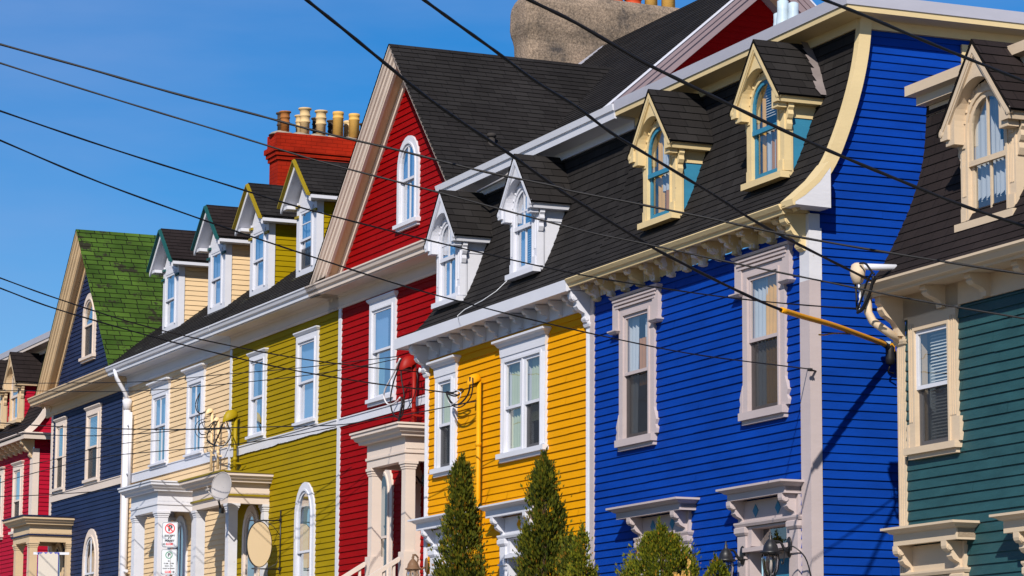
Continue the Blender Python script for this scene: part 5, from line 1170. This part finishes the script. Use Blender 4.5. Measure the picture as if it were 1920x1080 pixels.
# insulators
for fr, p, lb in (('L', (-1.95, -.14, 7.50), 'white insulator knob on the red wall beside the red service mast'), ('B', (0.12, -.08, 5.87), 'small wire tie and insulator on the blue house corner board')):
    k_ = 1 if fr == 'L' else .45
    m = MB(); m.lathe([(.02*k_, -.06*k_), (.045*k_, -.05*k_), (.03*k_, -.02*k_), (.05*k_, 0), (.03*k_, .03*k_), (.045*k_, .05*k_), (.02*k_, .07*k_)], p, 10, 'y'); m.tube([p, (p[0]-(.10 if fr == 'B' else 0), p[1]+.13, p[2])], .010, 6)
    single('insulator', fr, p, m, 'signface' if fr == 'L' else 'rubber', lb, 'insulator')
# satellite dish on the porch post of the olive house
T = Thing('satellite_dish', 'L', (-9.9, -.98, 5.85), 'grey oval satellite dish fixed to the front corner post of the olive porch', 'satellite dish')
m = MB(); C0 = Vector((-8.85, -1.12, 6.18)); nrm = Vector((.50, -.84, .12)).normalized(); u = nrm.cross(Vector((0, 0, 1))).normalized(); v = u.cross(nrm)
def dp_(r, a, back=0): return C0+u*(.225*r*math.cos(a))+v*(.255*r*math.sin(a))-nrm*(.055*(1-r*r)+back)
nr, na = 7, 32
for bk in (0, .012):
    for k in range(nr):
        for j in range(na):
            a0, a1 = 2*math.pi*j/na, 2*math.pi*(j+1)/na
            m.face([dp_(k/nr, a0, bk), dp_((k+1)/nr, a0, bk), dp_((k+1)/nr, a1, bk), dp_(k/nr, a1, bk)] if k else [dp_(0, 0, bk), dp_(1/nr, a0, bk), dp_(1/nr, a1, bk)], None, True)
m.tube([dp_(1, 2*math.pi*j/na) for j in range(na+1)], .008, 6); T.add('reflector', m, 'greymetal')
m = MB(); f = C0+nrm*.26-v*.10+u*.10; m.tube([C0-v*.24, C0-v*.26+nrm*.10, f], .012, 6); m.tube([f-nrm*.05, f+nrm*.0, f+v*.05], [.035, .04, .03], 8); T.add('feed_horn', m, 'greymetal')
m = MB(); m.tube([C0-nrm*.07, C0-nrm*.12-v*.12, (-9.50, -.95, 5.98), (-9.52, -.90, 5.82)], .02, 8); m.box(-9.57, -9.47, -.92, -.86, 5.76, 5.86); T.add('mounting_arm', m, 'black')
# wall lanterns
def lantern(fr, x, y, z, s, mat, label, glass='bulb', out=.22, swan=False):
    T = Thing('wall_lantern', fr, (x, y, z), label, 'lantern')
    m = MB(); m.lathe([(.002, -.02), (.055*s, -.018), (.06*s, -.005), (.04*s, 0)], (x, y, z), 14, 'y', 1, 1.9)
    T.add('back_plate', m, mat)
    cx, cy = x, y-out
    m = MB()
    if swan: m.tube(smoothpts([(x, y-.02, z-.02), (x, y-.10, z-.06), (x, y-.15, z+.02), (x, y-.14, z+.10), (x, cy+.03, z+.15), (x, cy, z+.11)]), .014, 8)
    else: m.tube(smoothpts([(x, y-.02, z-.05), (x, y-.07, z-.02), (x, y-.12, z+.05), (x, cy, z+.06)]), [.026, .024, .022, .02, .018, .017, .016, .015, .014, .014, .013, .013, .013], 8)
    T.add('arm', m, mat)
    zt = z+.06-(0 if not swan else .0)
    m = MB(); m.lathe([(.004, .10*s), (.012*s, .085*s), (.008*s, .07*s), (.022*s, .05*s), (.015*s, .03*s), (.045*s, .0), (.075*s, -.05*s), (.085*s, -.10*s), (.115*s, -.115*s), (.115*s, -.13*s), (.08*s, -.14*s)], (cx, cy, zt), 16); T.add('lantern_roof', m, mat)
    m = MB(); m.lathe([(.078*s, -.141*s), (.088*s, -.2*s), (.075*s, -.30*s), (.045*s, -.37*s)], (cx, cy, zt), 12); T.add('glass_bowl', m, glass)
    m = MB()
    for j in range(6):
        a = math.pi*j/3+.3; m.tube([(cx+r*s*math.cos(a), cy+r*s*math.sin(a), zt+q*s) for r, q in ((.083, -.14), (.093, -.2), (.08, -.30), (.05, -.37))], .006*s, 5)
    m.lathe([(.05*s, -.365*s), (.05*s, -.38*s), (.03*s, -.42*s), (.012*s, -.44*s), (.012*s, -.5*s), (.004, -.51*s)], (cx, cy, zt), 12); T.add('cage', m, mat)
    m = MB(); m.lathe([(.008, -.35*s), (.018*s, -.3*s), (.02*s, -.24*s), (.012*s, -.2*s), (.006, -.17*s)], (cx, cy, zt), 8); T.add('light_bulb', m, 'signface')
lantern('B', -1.575, -.062, 3.90, 1.0, 'black', 'black carriage lantern on the left pilaster of the right blue doorway')
lantern('B', -.43, -.062, 3.93, 1.05, 'black', 'black carriage lantern on the right pilaster of the right blue doorway', out=.24)
lantern('B', -11.74, -.062, 4.33, 1.0, 'bronze', 'bronze swan neck lantern between the red porch and the left yellow doorway', swan=True)
lantern('L', -2.12, -.03, 5.80, .9, 'black', 'dark lantern on the shaded red wall inside the red porch')
T = Thing('hanging_lantern', 'L', (-14.35, -.5, 6.08), 'small black pendant lantern hanging under the white porch canopy', 'lantern')
m = MB(); m.tube([(-14.35, -.5, 6.25), (-14.35, -.5, 5.98)], .012, 6); m.lathe([(.01, 0), (.03, -.02), (.09, -.07), (.10, -.09)], (-14.35, -.5, 5.98), 12); T.add('lantern_roof', m, 'black')
m = MB(); m.lathe([(.085, -.09), (.08, -.22), (.06, -.25)], (-14.35, -.5, 5.98), 10); T.add('glass_bowl', m, 'bulb')
# plant hook at the blue door
m = MB(); m.tube(smoothpts([(.10, -.05, 3.45), (.10, -.13, 3.74), (.08, -.22, 3.86), (.0, -.28, 3.91), (-.09, -.30, 3.86), (-.11, -.31, 3.74), (-.15, -.31, 3.72), (-.16, -.31, 3.75)]), .008, 6)
single('plant_hook', 'B', (.1, -.05, 3.4), m, 'black', 'thin black shepherd hook bracket by the blue corner board', 'hook')
# oval sign on the olive house
T = Thing('oval_sign', 'L', (-8.86, -.04, 4.7), 'blank beige oval sign hanging from a black iron bracket on the olive wall', 'sign')
m = MB(); X_ = -8.80
m.tube([(X_, -.03, 4.68), (X_, -.03, 5.80)], .012, 6); m.tube([(X_, .0, 5.62), (X_, -.62, 5.60)], .013, 6); m.tube([(X_, .0, 4.76), (X_, -.55, 4.76)], .013, 6)
m.tube([(X_, -.03, 5.35), (X_, -.15, 5.5), (X_, -.3, 5.6)], .006, 5); m.tube([(X_, -.03, 5.0), (X_, -.1, 4.85), (X_, -.25, 4.77)], .006, 5)
for q in (5.62, 4.76): m.box(X_-.03, X_+.03, -.05, .03, q-.02, q+.03)
T.add('iron_bracket', m, 'black')
oc = (-.42, 5.185)
m = MB(); pts = [(oc[0]+.235*math.cos(2*math.pi*j/40), oc[1]+.405*math.sin(2*math.pi*j/40)) for j in range(40)]
m.prism(pts, lambda a, b: (X_-.02, a, b), lambda a, b: (X_+.02, a, b)); T.add('sign_rim', m, 'black')
m = MB(); pts = [(oc[0]+.222*math.cos(2*math.pi*j/40), oc[1]+.390*math.sin(2*math.pi*j/40)) for j in range(40)]
m.prism(pts, lambda a, b: (X_-.024, a, b), lambda a, b: (X_+.024, a, b)); T.add('sign_face', m, 'oval')
# board sign by the navy porch
T = Thing('hanging_sign', 'L', (-18.0, -1.75, 5.6), 'blank pale board sign with dark blue edge hanging in front of the navy porch', 'sign')
def signplane(T, name, c, hw, z0, z1, th, mat, ang=0, dy=0, top=None):
    """board whose face looks toward the lower street"""
    ux, uy = math.cos(ang), math.sin(ang); nx, ny = uy, -ux; m = MB()
    P = top or [(-hw, z0), (hw, z0), (hw, z1), (-hw, z1)]
    m.prism(P, lambda a, b: (c[0]+ux*a+nx*dy, c[1]+uy*a+ny*dy, b), lambda a, b: (c[0]+ux*a+nx*(dy+th), c[1]+uy*a+ny*(dy+th), b)); return T.add(name, m, mat)
ang = math.radians(90-23.8)
c = (-17.82, -1.78)
top = [(-.20, 4.6), (.20, 4.6), (.20, 5.46)]+[(.20-.40*k/16, 5.50+.02*math.cos(k*math.pi/2)) for k in range(1, 16)]+[(-.20, 5.46)]
signplane(T, 'sign_edge', c, .212, 4.55, 5.515, .02, 'signblue', ang)
signplane(T, 'sign_face', c, .2, 4.6, 5.5, .006, 'boardface', ang, .021, top)
signplane(T, 'hanging_bar', (c[0]+.02, c[1]+.05), .36, 5.47, 5.52, .02, 'white', ang, -.03)
# parking signs
def text(T, body, parent, mat, o, ux, size, bold=0.0, sx=1.0):
    cu = bpy.data.curves.new('lettering', 'FONT'); cu.body = body; cu.size = size; cu.align_x = 'CENTER'; cu.align_y = 'CENTER'; cu.offset = bold; cu.extrude = .0005
    tmp = bpy.data.objects.new('tmp', cu); COL.objects.link(tmp)
    dg = bpy.context.evaluated_depsgraph_get(); me = bpy.data.meshes.new_from_object(tmp.evaluated_get(dg)); bpy.data.objects.remove(tmp)
    nx = Vector((ux[1], -ux[0], 0)); U = Vector((ux[0], ux[1], 0)); off = Vector(T.off)
    for v in me.vertices: v.co = Vector(o)+U*(v.co.x*sx)+Vector((0, 0, 1))*v.co.y+nx*v.co.z-off
    me.materials.clear(); me.materials.append(M[mat]); ob = bpy.data.objects.new('lettering', me); COL.objects.link(ob); ob.parent = parent
def parking(cx, cy, zc, kind, label):
    a = math.radians(90-23.8-3); U = (math.cos(a), math.sin(a)); nx = (U[1], -U[0])
    T = Thing('parking_sign', 'L', (cx, cy, zc-.25), label, 'sign', 'parking signs on the street post')
    hw, hh, r = .148, .235, .03
    def rr(hw, hh, r): return [(sx*(hw-r)+r*math.cos(t), sz*(hh-r)+r*math.sin(t)) for sx, sz, t0 in ((1, 1, 0), (-1, 1, math.pi/2), (-1, -1, math.pi), (1, -1, 1.5*math.pi)) for t in [t0+k*math.pi/8 for k in range(5)]]
    def pr(name, P, d0, d1, mat, par=None):
        m = MB(); m.prism(P, lambda q, w: (cx+U[0]*q+nx[0]*d0, cy+U[1]*q+nx[1]*d0, zc+w), lambda q, w: (cx+U[0]*q+nx[0]*d1, cy+U[1]*q+nx[1]*d1, zc+w)); return T.add(name, m, mat, par)
    F = pr('sign_face', rr(hw, hh, r), 0, .004, 'signface')
    def ann(r0, r1, zc_, mat, n=36):
        m = MB()
        for k in range(n):
            a0, a1 = 2*math.pi*k/n, 2*math.pi*(k+1)/n
            m.face([(cx+U[0]*q*math.cos(t)+nx[0]*.0065, cy+U[1]*q*math.cos(t)+nx[1]*.0065, zc+zc_+q*math.sin(t)) for q, t in ((r0, a0), (r1, a0), (r1, a1), (r0, a1))])
        return T.add('ring_symbol', m, mat, F)
    m = MB(); A, B = rr(hw-.014, hh-.014, r*.8), rr(hw-.008, hh-.008, r*.9)
    for k in range(len(A)):
        j = (k+1) % len(A); m.face([(cx+U[0]*q+nx[0]*.0055, cy+U[1]*q+nx[1]*.0055, zc+w) for q, w in (A[k], B[k], B[j], A[j])])
    T.add('border', m, 'signblack', F)
    at = lambda dx, dz, d=.006: (cx+U[0]*dx+nx[0]*d, cy+U[1]*dx+nx[1]*d, zc+dz)
    if kind == 0:
        text(T, 'P', F, 'signblack', at(.005, .115), U, .15, .006)
        ann(.075, .094, .115, 'signred')
        c45 = .7071; m = MB(); w = .010
        pts = [(-.085*c45-w*c45, .115+.085*c45-w*c45), (-.085*c45+w*c45, .115+.085*c45+w*c45), (.085*c45+w*c45, .115-.085*c45+w*c45), (.085*c45-w*c45, .115-.085*c45-w*c45)]
        pr('slash', pts, .0085, .0095, 'signred', F)
        for k, t in enumerate(('EXCEPT', 'BY', 'PERMIT')): text(T, t, F, 'signblack', at(0, -.022-.046*k), U, .048, .002, 1.15)
        pr('area_label', [(-.065, -.192), (.06, -.192), (.06, -.152), (-.065, -.152)], .005, .0062, 'signred', F)
        text(T, 'AREA 1', F, 'signface', at(-.003, -.172, .0068), U, .034, .001)
        pr('arrow', [(-.125, -.172), (-.098, -.150), (-.098, -.166), (-.070, -.166), (-.070, -.178), (-.098, -.178), (-.098, -.194)], .005, .0062, 'signblack', F)
    else:
        text(T, 'P', F, 'signblack', at(0, .125), U, .088, .003)
        ann(.052, .066, .125, 'signgreen')
        for k, (t, s) in enumerate((('2h', .038), ('9 AM - 5 PM', .036), ('MON - FRI', .032), ('EXCEPT BY PERMIT', .026))): text(T, t, F, 'signblack', at(0, .015-.046*k), U, s, .0008)
        pr('area_label', [(-.07, -.205), (.045, -.205), (.045, -.165), (-.07, -.165)], .005, .0062, 'signred', F)
        text(T, 'AREA 1', F, 'signface', at(-.012, -.185, .0068), U, .034, .001)
        pr('arrow', [(.115, -.185), (.088, -.163), (.088, -.179), (.055, -.179), (.055, -.191), (.088, -.191), (.088, -.207)], .005, .0062, 'signblack', F)
parking(-12.03, -1.05, 5.535, 0, 'upper parking sign, crossed out P over EXCEPT BY PERMIT, in front of the white porch')
parking(-12.035, -1.055, 5.035, 1, 'lower parking sign, green ringed P and hours text, in front of the white porch')
m = MB(); m.box(-12.055, -12.015, -1.03, -.99, 2.3, 5.80); m.lathe([(.012, 0), (.012, .01)], (-12.03, -1.06, 5.7), 8, 'y')
single('sign_post', 'L', (-12.03, -1.01, 2.3), m, 'bronze', 'rusty brown street post behind the two parking signs', 'post')
# metal vents on the flat roof
for k, (x, y, h, r) in enumerate(((-2.70, 1.05, .50, .075), (-2.52, 1.02, .62, .09), (-2.36, 1.08, .56, .08))):
    m = MB(); m.lathe([(r*1.3, 0), (r*1.2, .1), (r*.85, h*.75), (r*.8, h*.8), (r*.8, h), (r*.5, h+.015)], (x, y, 10.19), 14)
    single('roof_vent', 'B', (x, y, 10.19), m, 'galv', ('leftmost', 'middle', 'rightmost')[k]+' of the three galvanised vents on the blue flat roof', 'vent', 'galvanised vents on the flat roof')
# ================================================================== TREES
def cedar(x, y, zg, ztop, rad, label, n, mat='cedar', round_=False, lobes=(), name='cedar_tree', cat='tree', seed=1):
    rn = random.Random(seed)
    T = Thing(name, 'B', (x, y, zg), label, cat)
    m = MB(); H = ztop-zg; m.tube([(x, y, zg), (x+.02, y, zg+H*.4), (x, y+.01, zg+H*.8), (x, y, zg+H*.97)], [.07, .05, .03, .008], 7)
    for k in range(26):
        z = zg+H*rn.uniform(.1, .9); a = rn.uniform(0, 6.28); r_ = rad*.7*(1-(z-zg)/H); m.tube([(x, y, z-.1), (x+r_*math.cos(a), y+r_*math.sin(a), z+.12)], [.015, .004], 4, False)
    T.add('trunk', m, 'bark')
    m = MB()
    def R_(t, a):
        if round_: b = rad*min(1, ((1-t)*H/.42))**.5
        else: b = rad*(1-t)**.62*(.86 if t < .05 else 1)
        return b*(1+.16*math.sin(3*a+t*9+seed)+.12*math.sin(7*a-t*17)+.10*math.sin(t*60+2*a))
    CL = []
    for k in range(max(60, n//90)):
        t = min(rn.random()**(1.0 if round_ else 1.2), .99); a = rn.uniform(0, 2*math.pi); rr = R_(t, a)*(rn.uniform(.78, 1.0) if k % 4 else rn.uniform(.1, .75))
        CL.append((rr*math.cos(a), rr*math.sin(a), t, rn.uniform(.035, .085)*(rad/.5)**.5))
    for k in range(n):
        c = CL[rn.randrange(len(CL))]; s_ = c[3]*(1.25-.7*c[2])
        cx, cy, cz = x+c[0]+rn.gauss(0, s_), y+c[1]+rn.gauss(0, s_), zg+H*c[2]+rn.gauss(.02, s_*1.7)
        if cz > zg+H*1.0: cx, cy = x+(cx-x)*.3, y+(cy-y)*.3
        a = math.atan2(cy-y, cx-x)
        for (lx, ly, lz, lr, lw) in lobes:
            pass
        out = Vector((math.cos(a)*.55, math.sin(a)*.55, 1.0+rn.uniform(-.2, .5))).normalized()
        sd = out.cross(Vector((rn.uniform(-1, 1), rn.uniform(-1, 1), rn.uniform(-.3, .3)))).normalized()
        L = rn.uniform(.035, .085)*(.62 if mat == 'bush' else .85); w = L*rn.uniform(.16, .26); p = Vector((cx, cy, cz))
        # feathery spray: one blade with two side barbs (one island)
        b = len(m.v); q = out.cross(sd).normalized()*w*.5
        for v in (p, p+sd*w+out*L*.45, p+out*L, p-sd*w+out*L*.45, p+sd*w*2.1+out*L*.85+q, p-sd*w*2.1+out*L*.80-q, p+out*L*.3+sd*w*.2): m.v.append(tuple(v))
        m.facei([b, b+1, b+2, b+3]); m.facei([b, b+4, b+1]); m.facei([b, b+3, b+5])
    T.add('crown', m, mat)
cedar(-7.53, -1.2, 1.6, 5.42, .47, 'slim tall cone shaped cedar left of the other, in front of the yellow house', 34000, seed=2)
cedar(-4.76, -1.2, 1.5, 5.20, .53, 'broader tall cone shaped cedar in front of the right half of the yellow house', 38000, seed=5)
cedar(-3.50, -1.25, 1.5, 4.24, .36, 'short thin cedar at the foot of the corner between yellow and blue houses', 15000, 'bush', seed=8)
cedar(-4.05, -1.15, 1.5, 4.22, .34, 'low cedar shoot pressed against the right side of the broader tall cedar', 10000, seed=9)
cedar(-1.36, -1.2, 1.3, 4.10, .40, 'bushy yellow green cedar in front of the left blue doorway', 52000, 'bush', True, seed=12)
cedar(-.02, -1.2, 1.3, 3.72, .15, 'small loose shrub between the two blue doorways', 8000, 'bush', True, seed=15, name='shrub', cat='shrub')
# flowers
m = MB(); rn = random.Random(4)
for k in range(14):
    p = Vector((-.50+rn.uniform(-.14, .12), -1.35+rn.uniform(-.1, .1), 3.60+rn.uniform(-.12, .16)))
    for j in range(6):
        a = j*1.05; u = Vector((math.cos(a), rn.uniform(-.5, .5), math.sin(a)))*.03; w = Vector((-math.sin(a), 0, math.cos(a)))*.018
        m.face([p, p+u+w, p+u*1.2, p+u-w])
m.tube([(-.50, -1.3, 1.3), (-.50, -1.33, 3.6)], .006, 5)
single('flower_basket', 'B', (-.75, -1.3, 1.3), m, 'clayY', 'cluster of small orange flowers beside the bushy cedar at the blue house', 'flowers')
m = MB()
for k in range(16):
    p = Vector((-10.55+rn.uniform(-.32, .3), -1.6+rn.uniform(-.05, .05), 4.62+rn.uniform(-.05, .05)))
    for j in range(6):
        a = j*1.05; u = Vector((math.cos(a), rn.uniform(-.5, .5), math.sin(a)))*.035; w = Vector((-math.sin(a), 0, math.cos(a)))*.02
        m.face([p, p+u+w, p+u*1.2, p+u-w])
m.box(-10.9, -10.2, -1.68, -1.5, 4.42, 4.57)
single('flower_box', 'L', (-10.55, -1.6, 4.4), m, 'clayR', 'planter of orange flowers at the foot of the olive porch posts', 'planter')
# ================================================================== GROUND, STREET
def gz(y): return .045*y-.05
def strip(name, fr, y0, y1, dz, mat, x0=-60, x1=45, kind='structure'):
    m = MB(); n = 20
    for k in range(n):
        a, b = x0+(x1-x0)*k/n, x0+(x1-x0)*(k+1)/n; P = []
        for (x, y) in ((a, y0), (b, y0), (b, y1), (a, y1)):
            w = world(fr, (x, y, 0)); P.append((w[0], w[1], gz(w[1])+dz))
        m.face(P)
        if dz > .1:
            for (x, y, x2, y2) in ((a, y0, b, y0),):
                w, w2 = world(fr, (x, y, 0)), world(fr, (x2, y2, 0)); m.face([(w[0], w[1], gz(w[1])-.05), (w2[0], w2[1], gz(w2[1])-.05), (w2[0], w2[1], gz(w2[1])+dz), (w[0], w[1], gz(w[1])+dz)])
    tag(build(name, m, mat), kind=kind)
m = MB(); S = 900
for a in range(-3, 3):
    for b in range(-3, 3):
        m.face([(a*S/3, b*S/3, gz(b*S/3)-.03) if b*S/3 < 200 else (a*S/3, b*S/3, gz(200)-.03), ((a+1)*S/3, b*S/3, gz(min(200, b*S/3))-.03), ((a+1)*S/3, (b+1)*S/3, gz(min(200, (b+1)*S/3))-.03), (a*S/3, (b+1)*S/3, gz(min(200, (b+1)*S/3))-.03)])
tag(build('ground', m, 'ground'), kind='structure')
strip('road', 'B', -11, -4.0, .0, 'asphalt'); strip('pavement', 'B', -4.0, .0, .13, 'concrete')
strip('road_marking', 'B', -7.6, -7.48, .004, 'line')
# ================================================================== LIGHT, SKY, CAMERA
sx, sy, sz = 1.0, .78, .90
d = Vector((XB[0]*sx-YB[0]*sy, XB[1]*sx-YB[1]*sy, sz)).normalized()
el = math.asin(d.z); az = math.atan2(d.x, d.y)
su = bpy.data.lights.new('sun', 'SUN'); su.energy = SUN_E; su.angle = math.radians(.53); su.color = (1, .93, .83)
so = bpy.data.objects.new('sun', su); COL.objects.link(so); so.rotation_euler = (-d).to_track_quat('-Z', 'Y').to_euler(); so.location = (0, 0, 60)
w = bpy.data.worlds.new('World'); SC.world = w; w.use_nodes = True; nt = w.node_tree
bg = nt.nodes['Background']; sk = nt.nodes.new('ShaderNodeTexSky'); sk.sky_type = 'NISHITA'; sk.sun_disc = False
sk.sun_elevation = el; sk.sun_rotation = az; sk.altitude = 200; sk.air_density = 1.0; sk.dust_density = .2; sk.ozone_density = 4.0
hs = nt.nodes.new('ShaderNodeHueSaturation'); hs.inputs['Saturation'].default_value = SKY_SAT; hs.inputs['Hue'].default_value = .508; hs.inputs['Value'].default_value = 1.30
nt.links.new(sk.outputs[0], hs.inputs['Color'])
tc = nt.nodes.new('ShaderNodeTexCoord'); mpw = nt.nodes.new('ShaderNodeMapping'); mpw.inputs['Scale'].default_value = (1.6, 1.6, 7); mpw.inputs['Location'].default_value = (.35, 0, .1)
cn = nt.nodes.new('ShaderNodeTexNoise'); cn.inputs['Scale'].default_value = 2.2; cn.inputs['Detail'].default_value = 6; cn.inputs['Roughness'].default_value = .5
nt.links.new(tc.outputs['Generated'], mpw.inputs[0]); nt.links.new(mpw.outputs[0], cn.inputs['Vector'])
cr = nt.nodes.new('ShaderNodeMapRange'); cr.inputs[1].default_value = .40; cr.inputs[2].default_value = .72; cr.inputs[3].default_value = 0; cr.inputs[4].default_value = .55; nt.links.new(cn.outputs[0], cr.inputs[0])
mxs = nt.nodes.new('ShaderNodeMix'); mxs.data_type = 'RGBA'; nt.links.new(cr.outputs[0], mxs.inputs[0]); nt.links.new(hs.outputs[0], mxs.inputs[6]); mxs.inputs[7].default_value = (3.6, 5.2, 9.2, 1)
nt.links.new(mxs.outputs[2], bg.inputs[0]); bg.inputs[1].default_value = SKY_S
SC.view_settings.view_transform = 'Standard'; SC.view_settings.look = 'None'; SC.view_settings.exposure = EXPO; SC.view_settings.gamma = 1
cam = bpy.data.cameras.new('camera'); co = bpy.data.objects.new('camera', cam); COL.objects.link(co)
pi_, ro = math.radians(8.765), math.radians(.326)
F = Vector((0, math.cos(pi_), math.sin(pi_))); U = Vector((0, -math.sin(pi_), math.cos(pi_))); Rr = Vector((1, 0, 0))
R2 = Rr*math.cos(ro)+U*math.sin(ro); U2 = -Rr*math.sin(ro)+U*math.cos(ro)
mt = Matrix(((R2.x, U2.x, -F.x, 0), (R2.y, U2.y, -F.y, 0), (R2.z, U2.z, -F.z, 1.7), (0, 0, 0, 1)))
co.matrix_world = mt
cam.sensor_width = 36; cam.lens = 36*5580/1920; cam.clip_start = .5; cam.clip_end = 3000
SC.camera = co
SC.render.engine = 'CYCLES'; SC.cycles.max_bounces = 6; SC.cycles.transparent_max_bounces = 12; SC.cycles.use_denoising = True
SC.cycles.caustics_reflective = False; SC.cycles.caustics_refractive = False
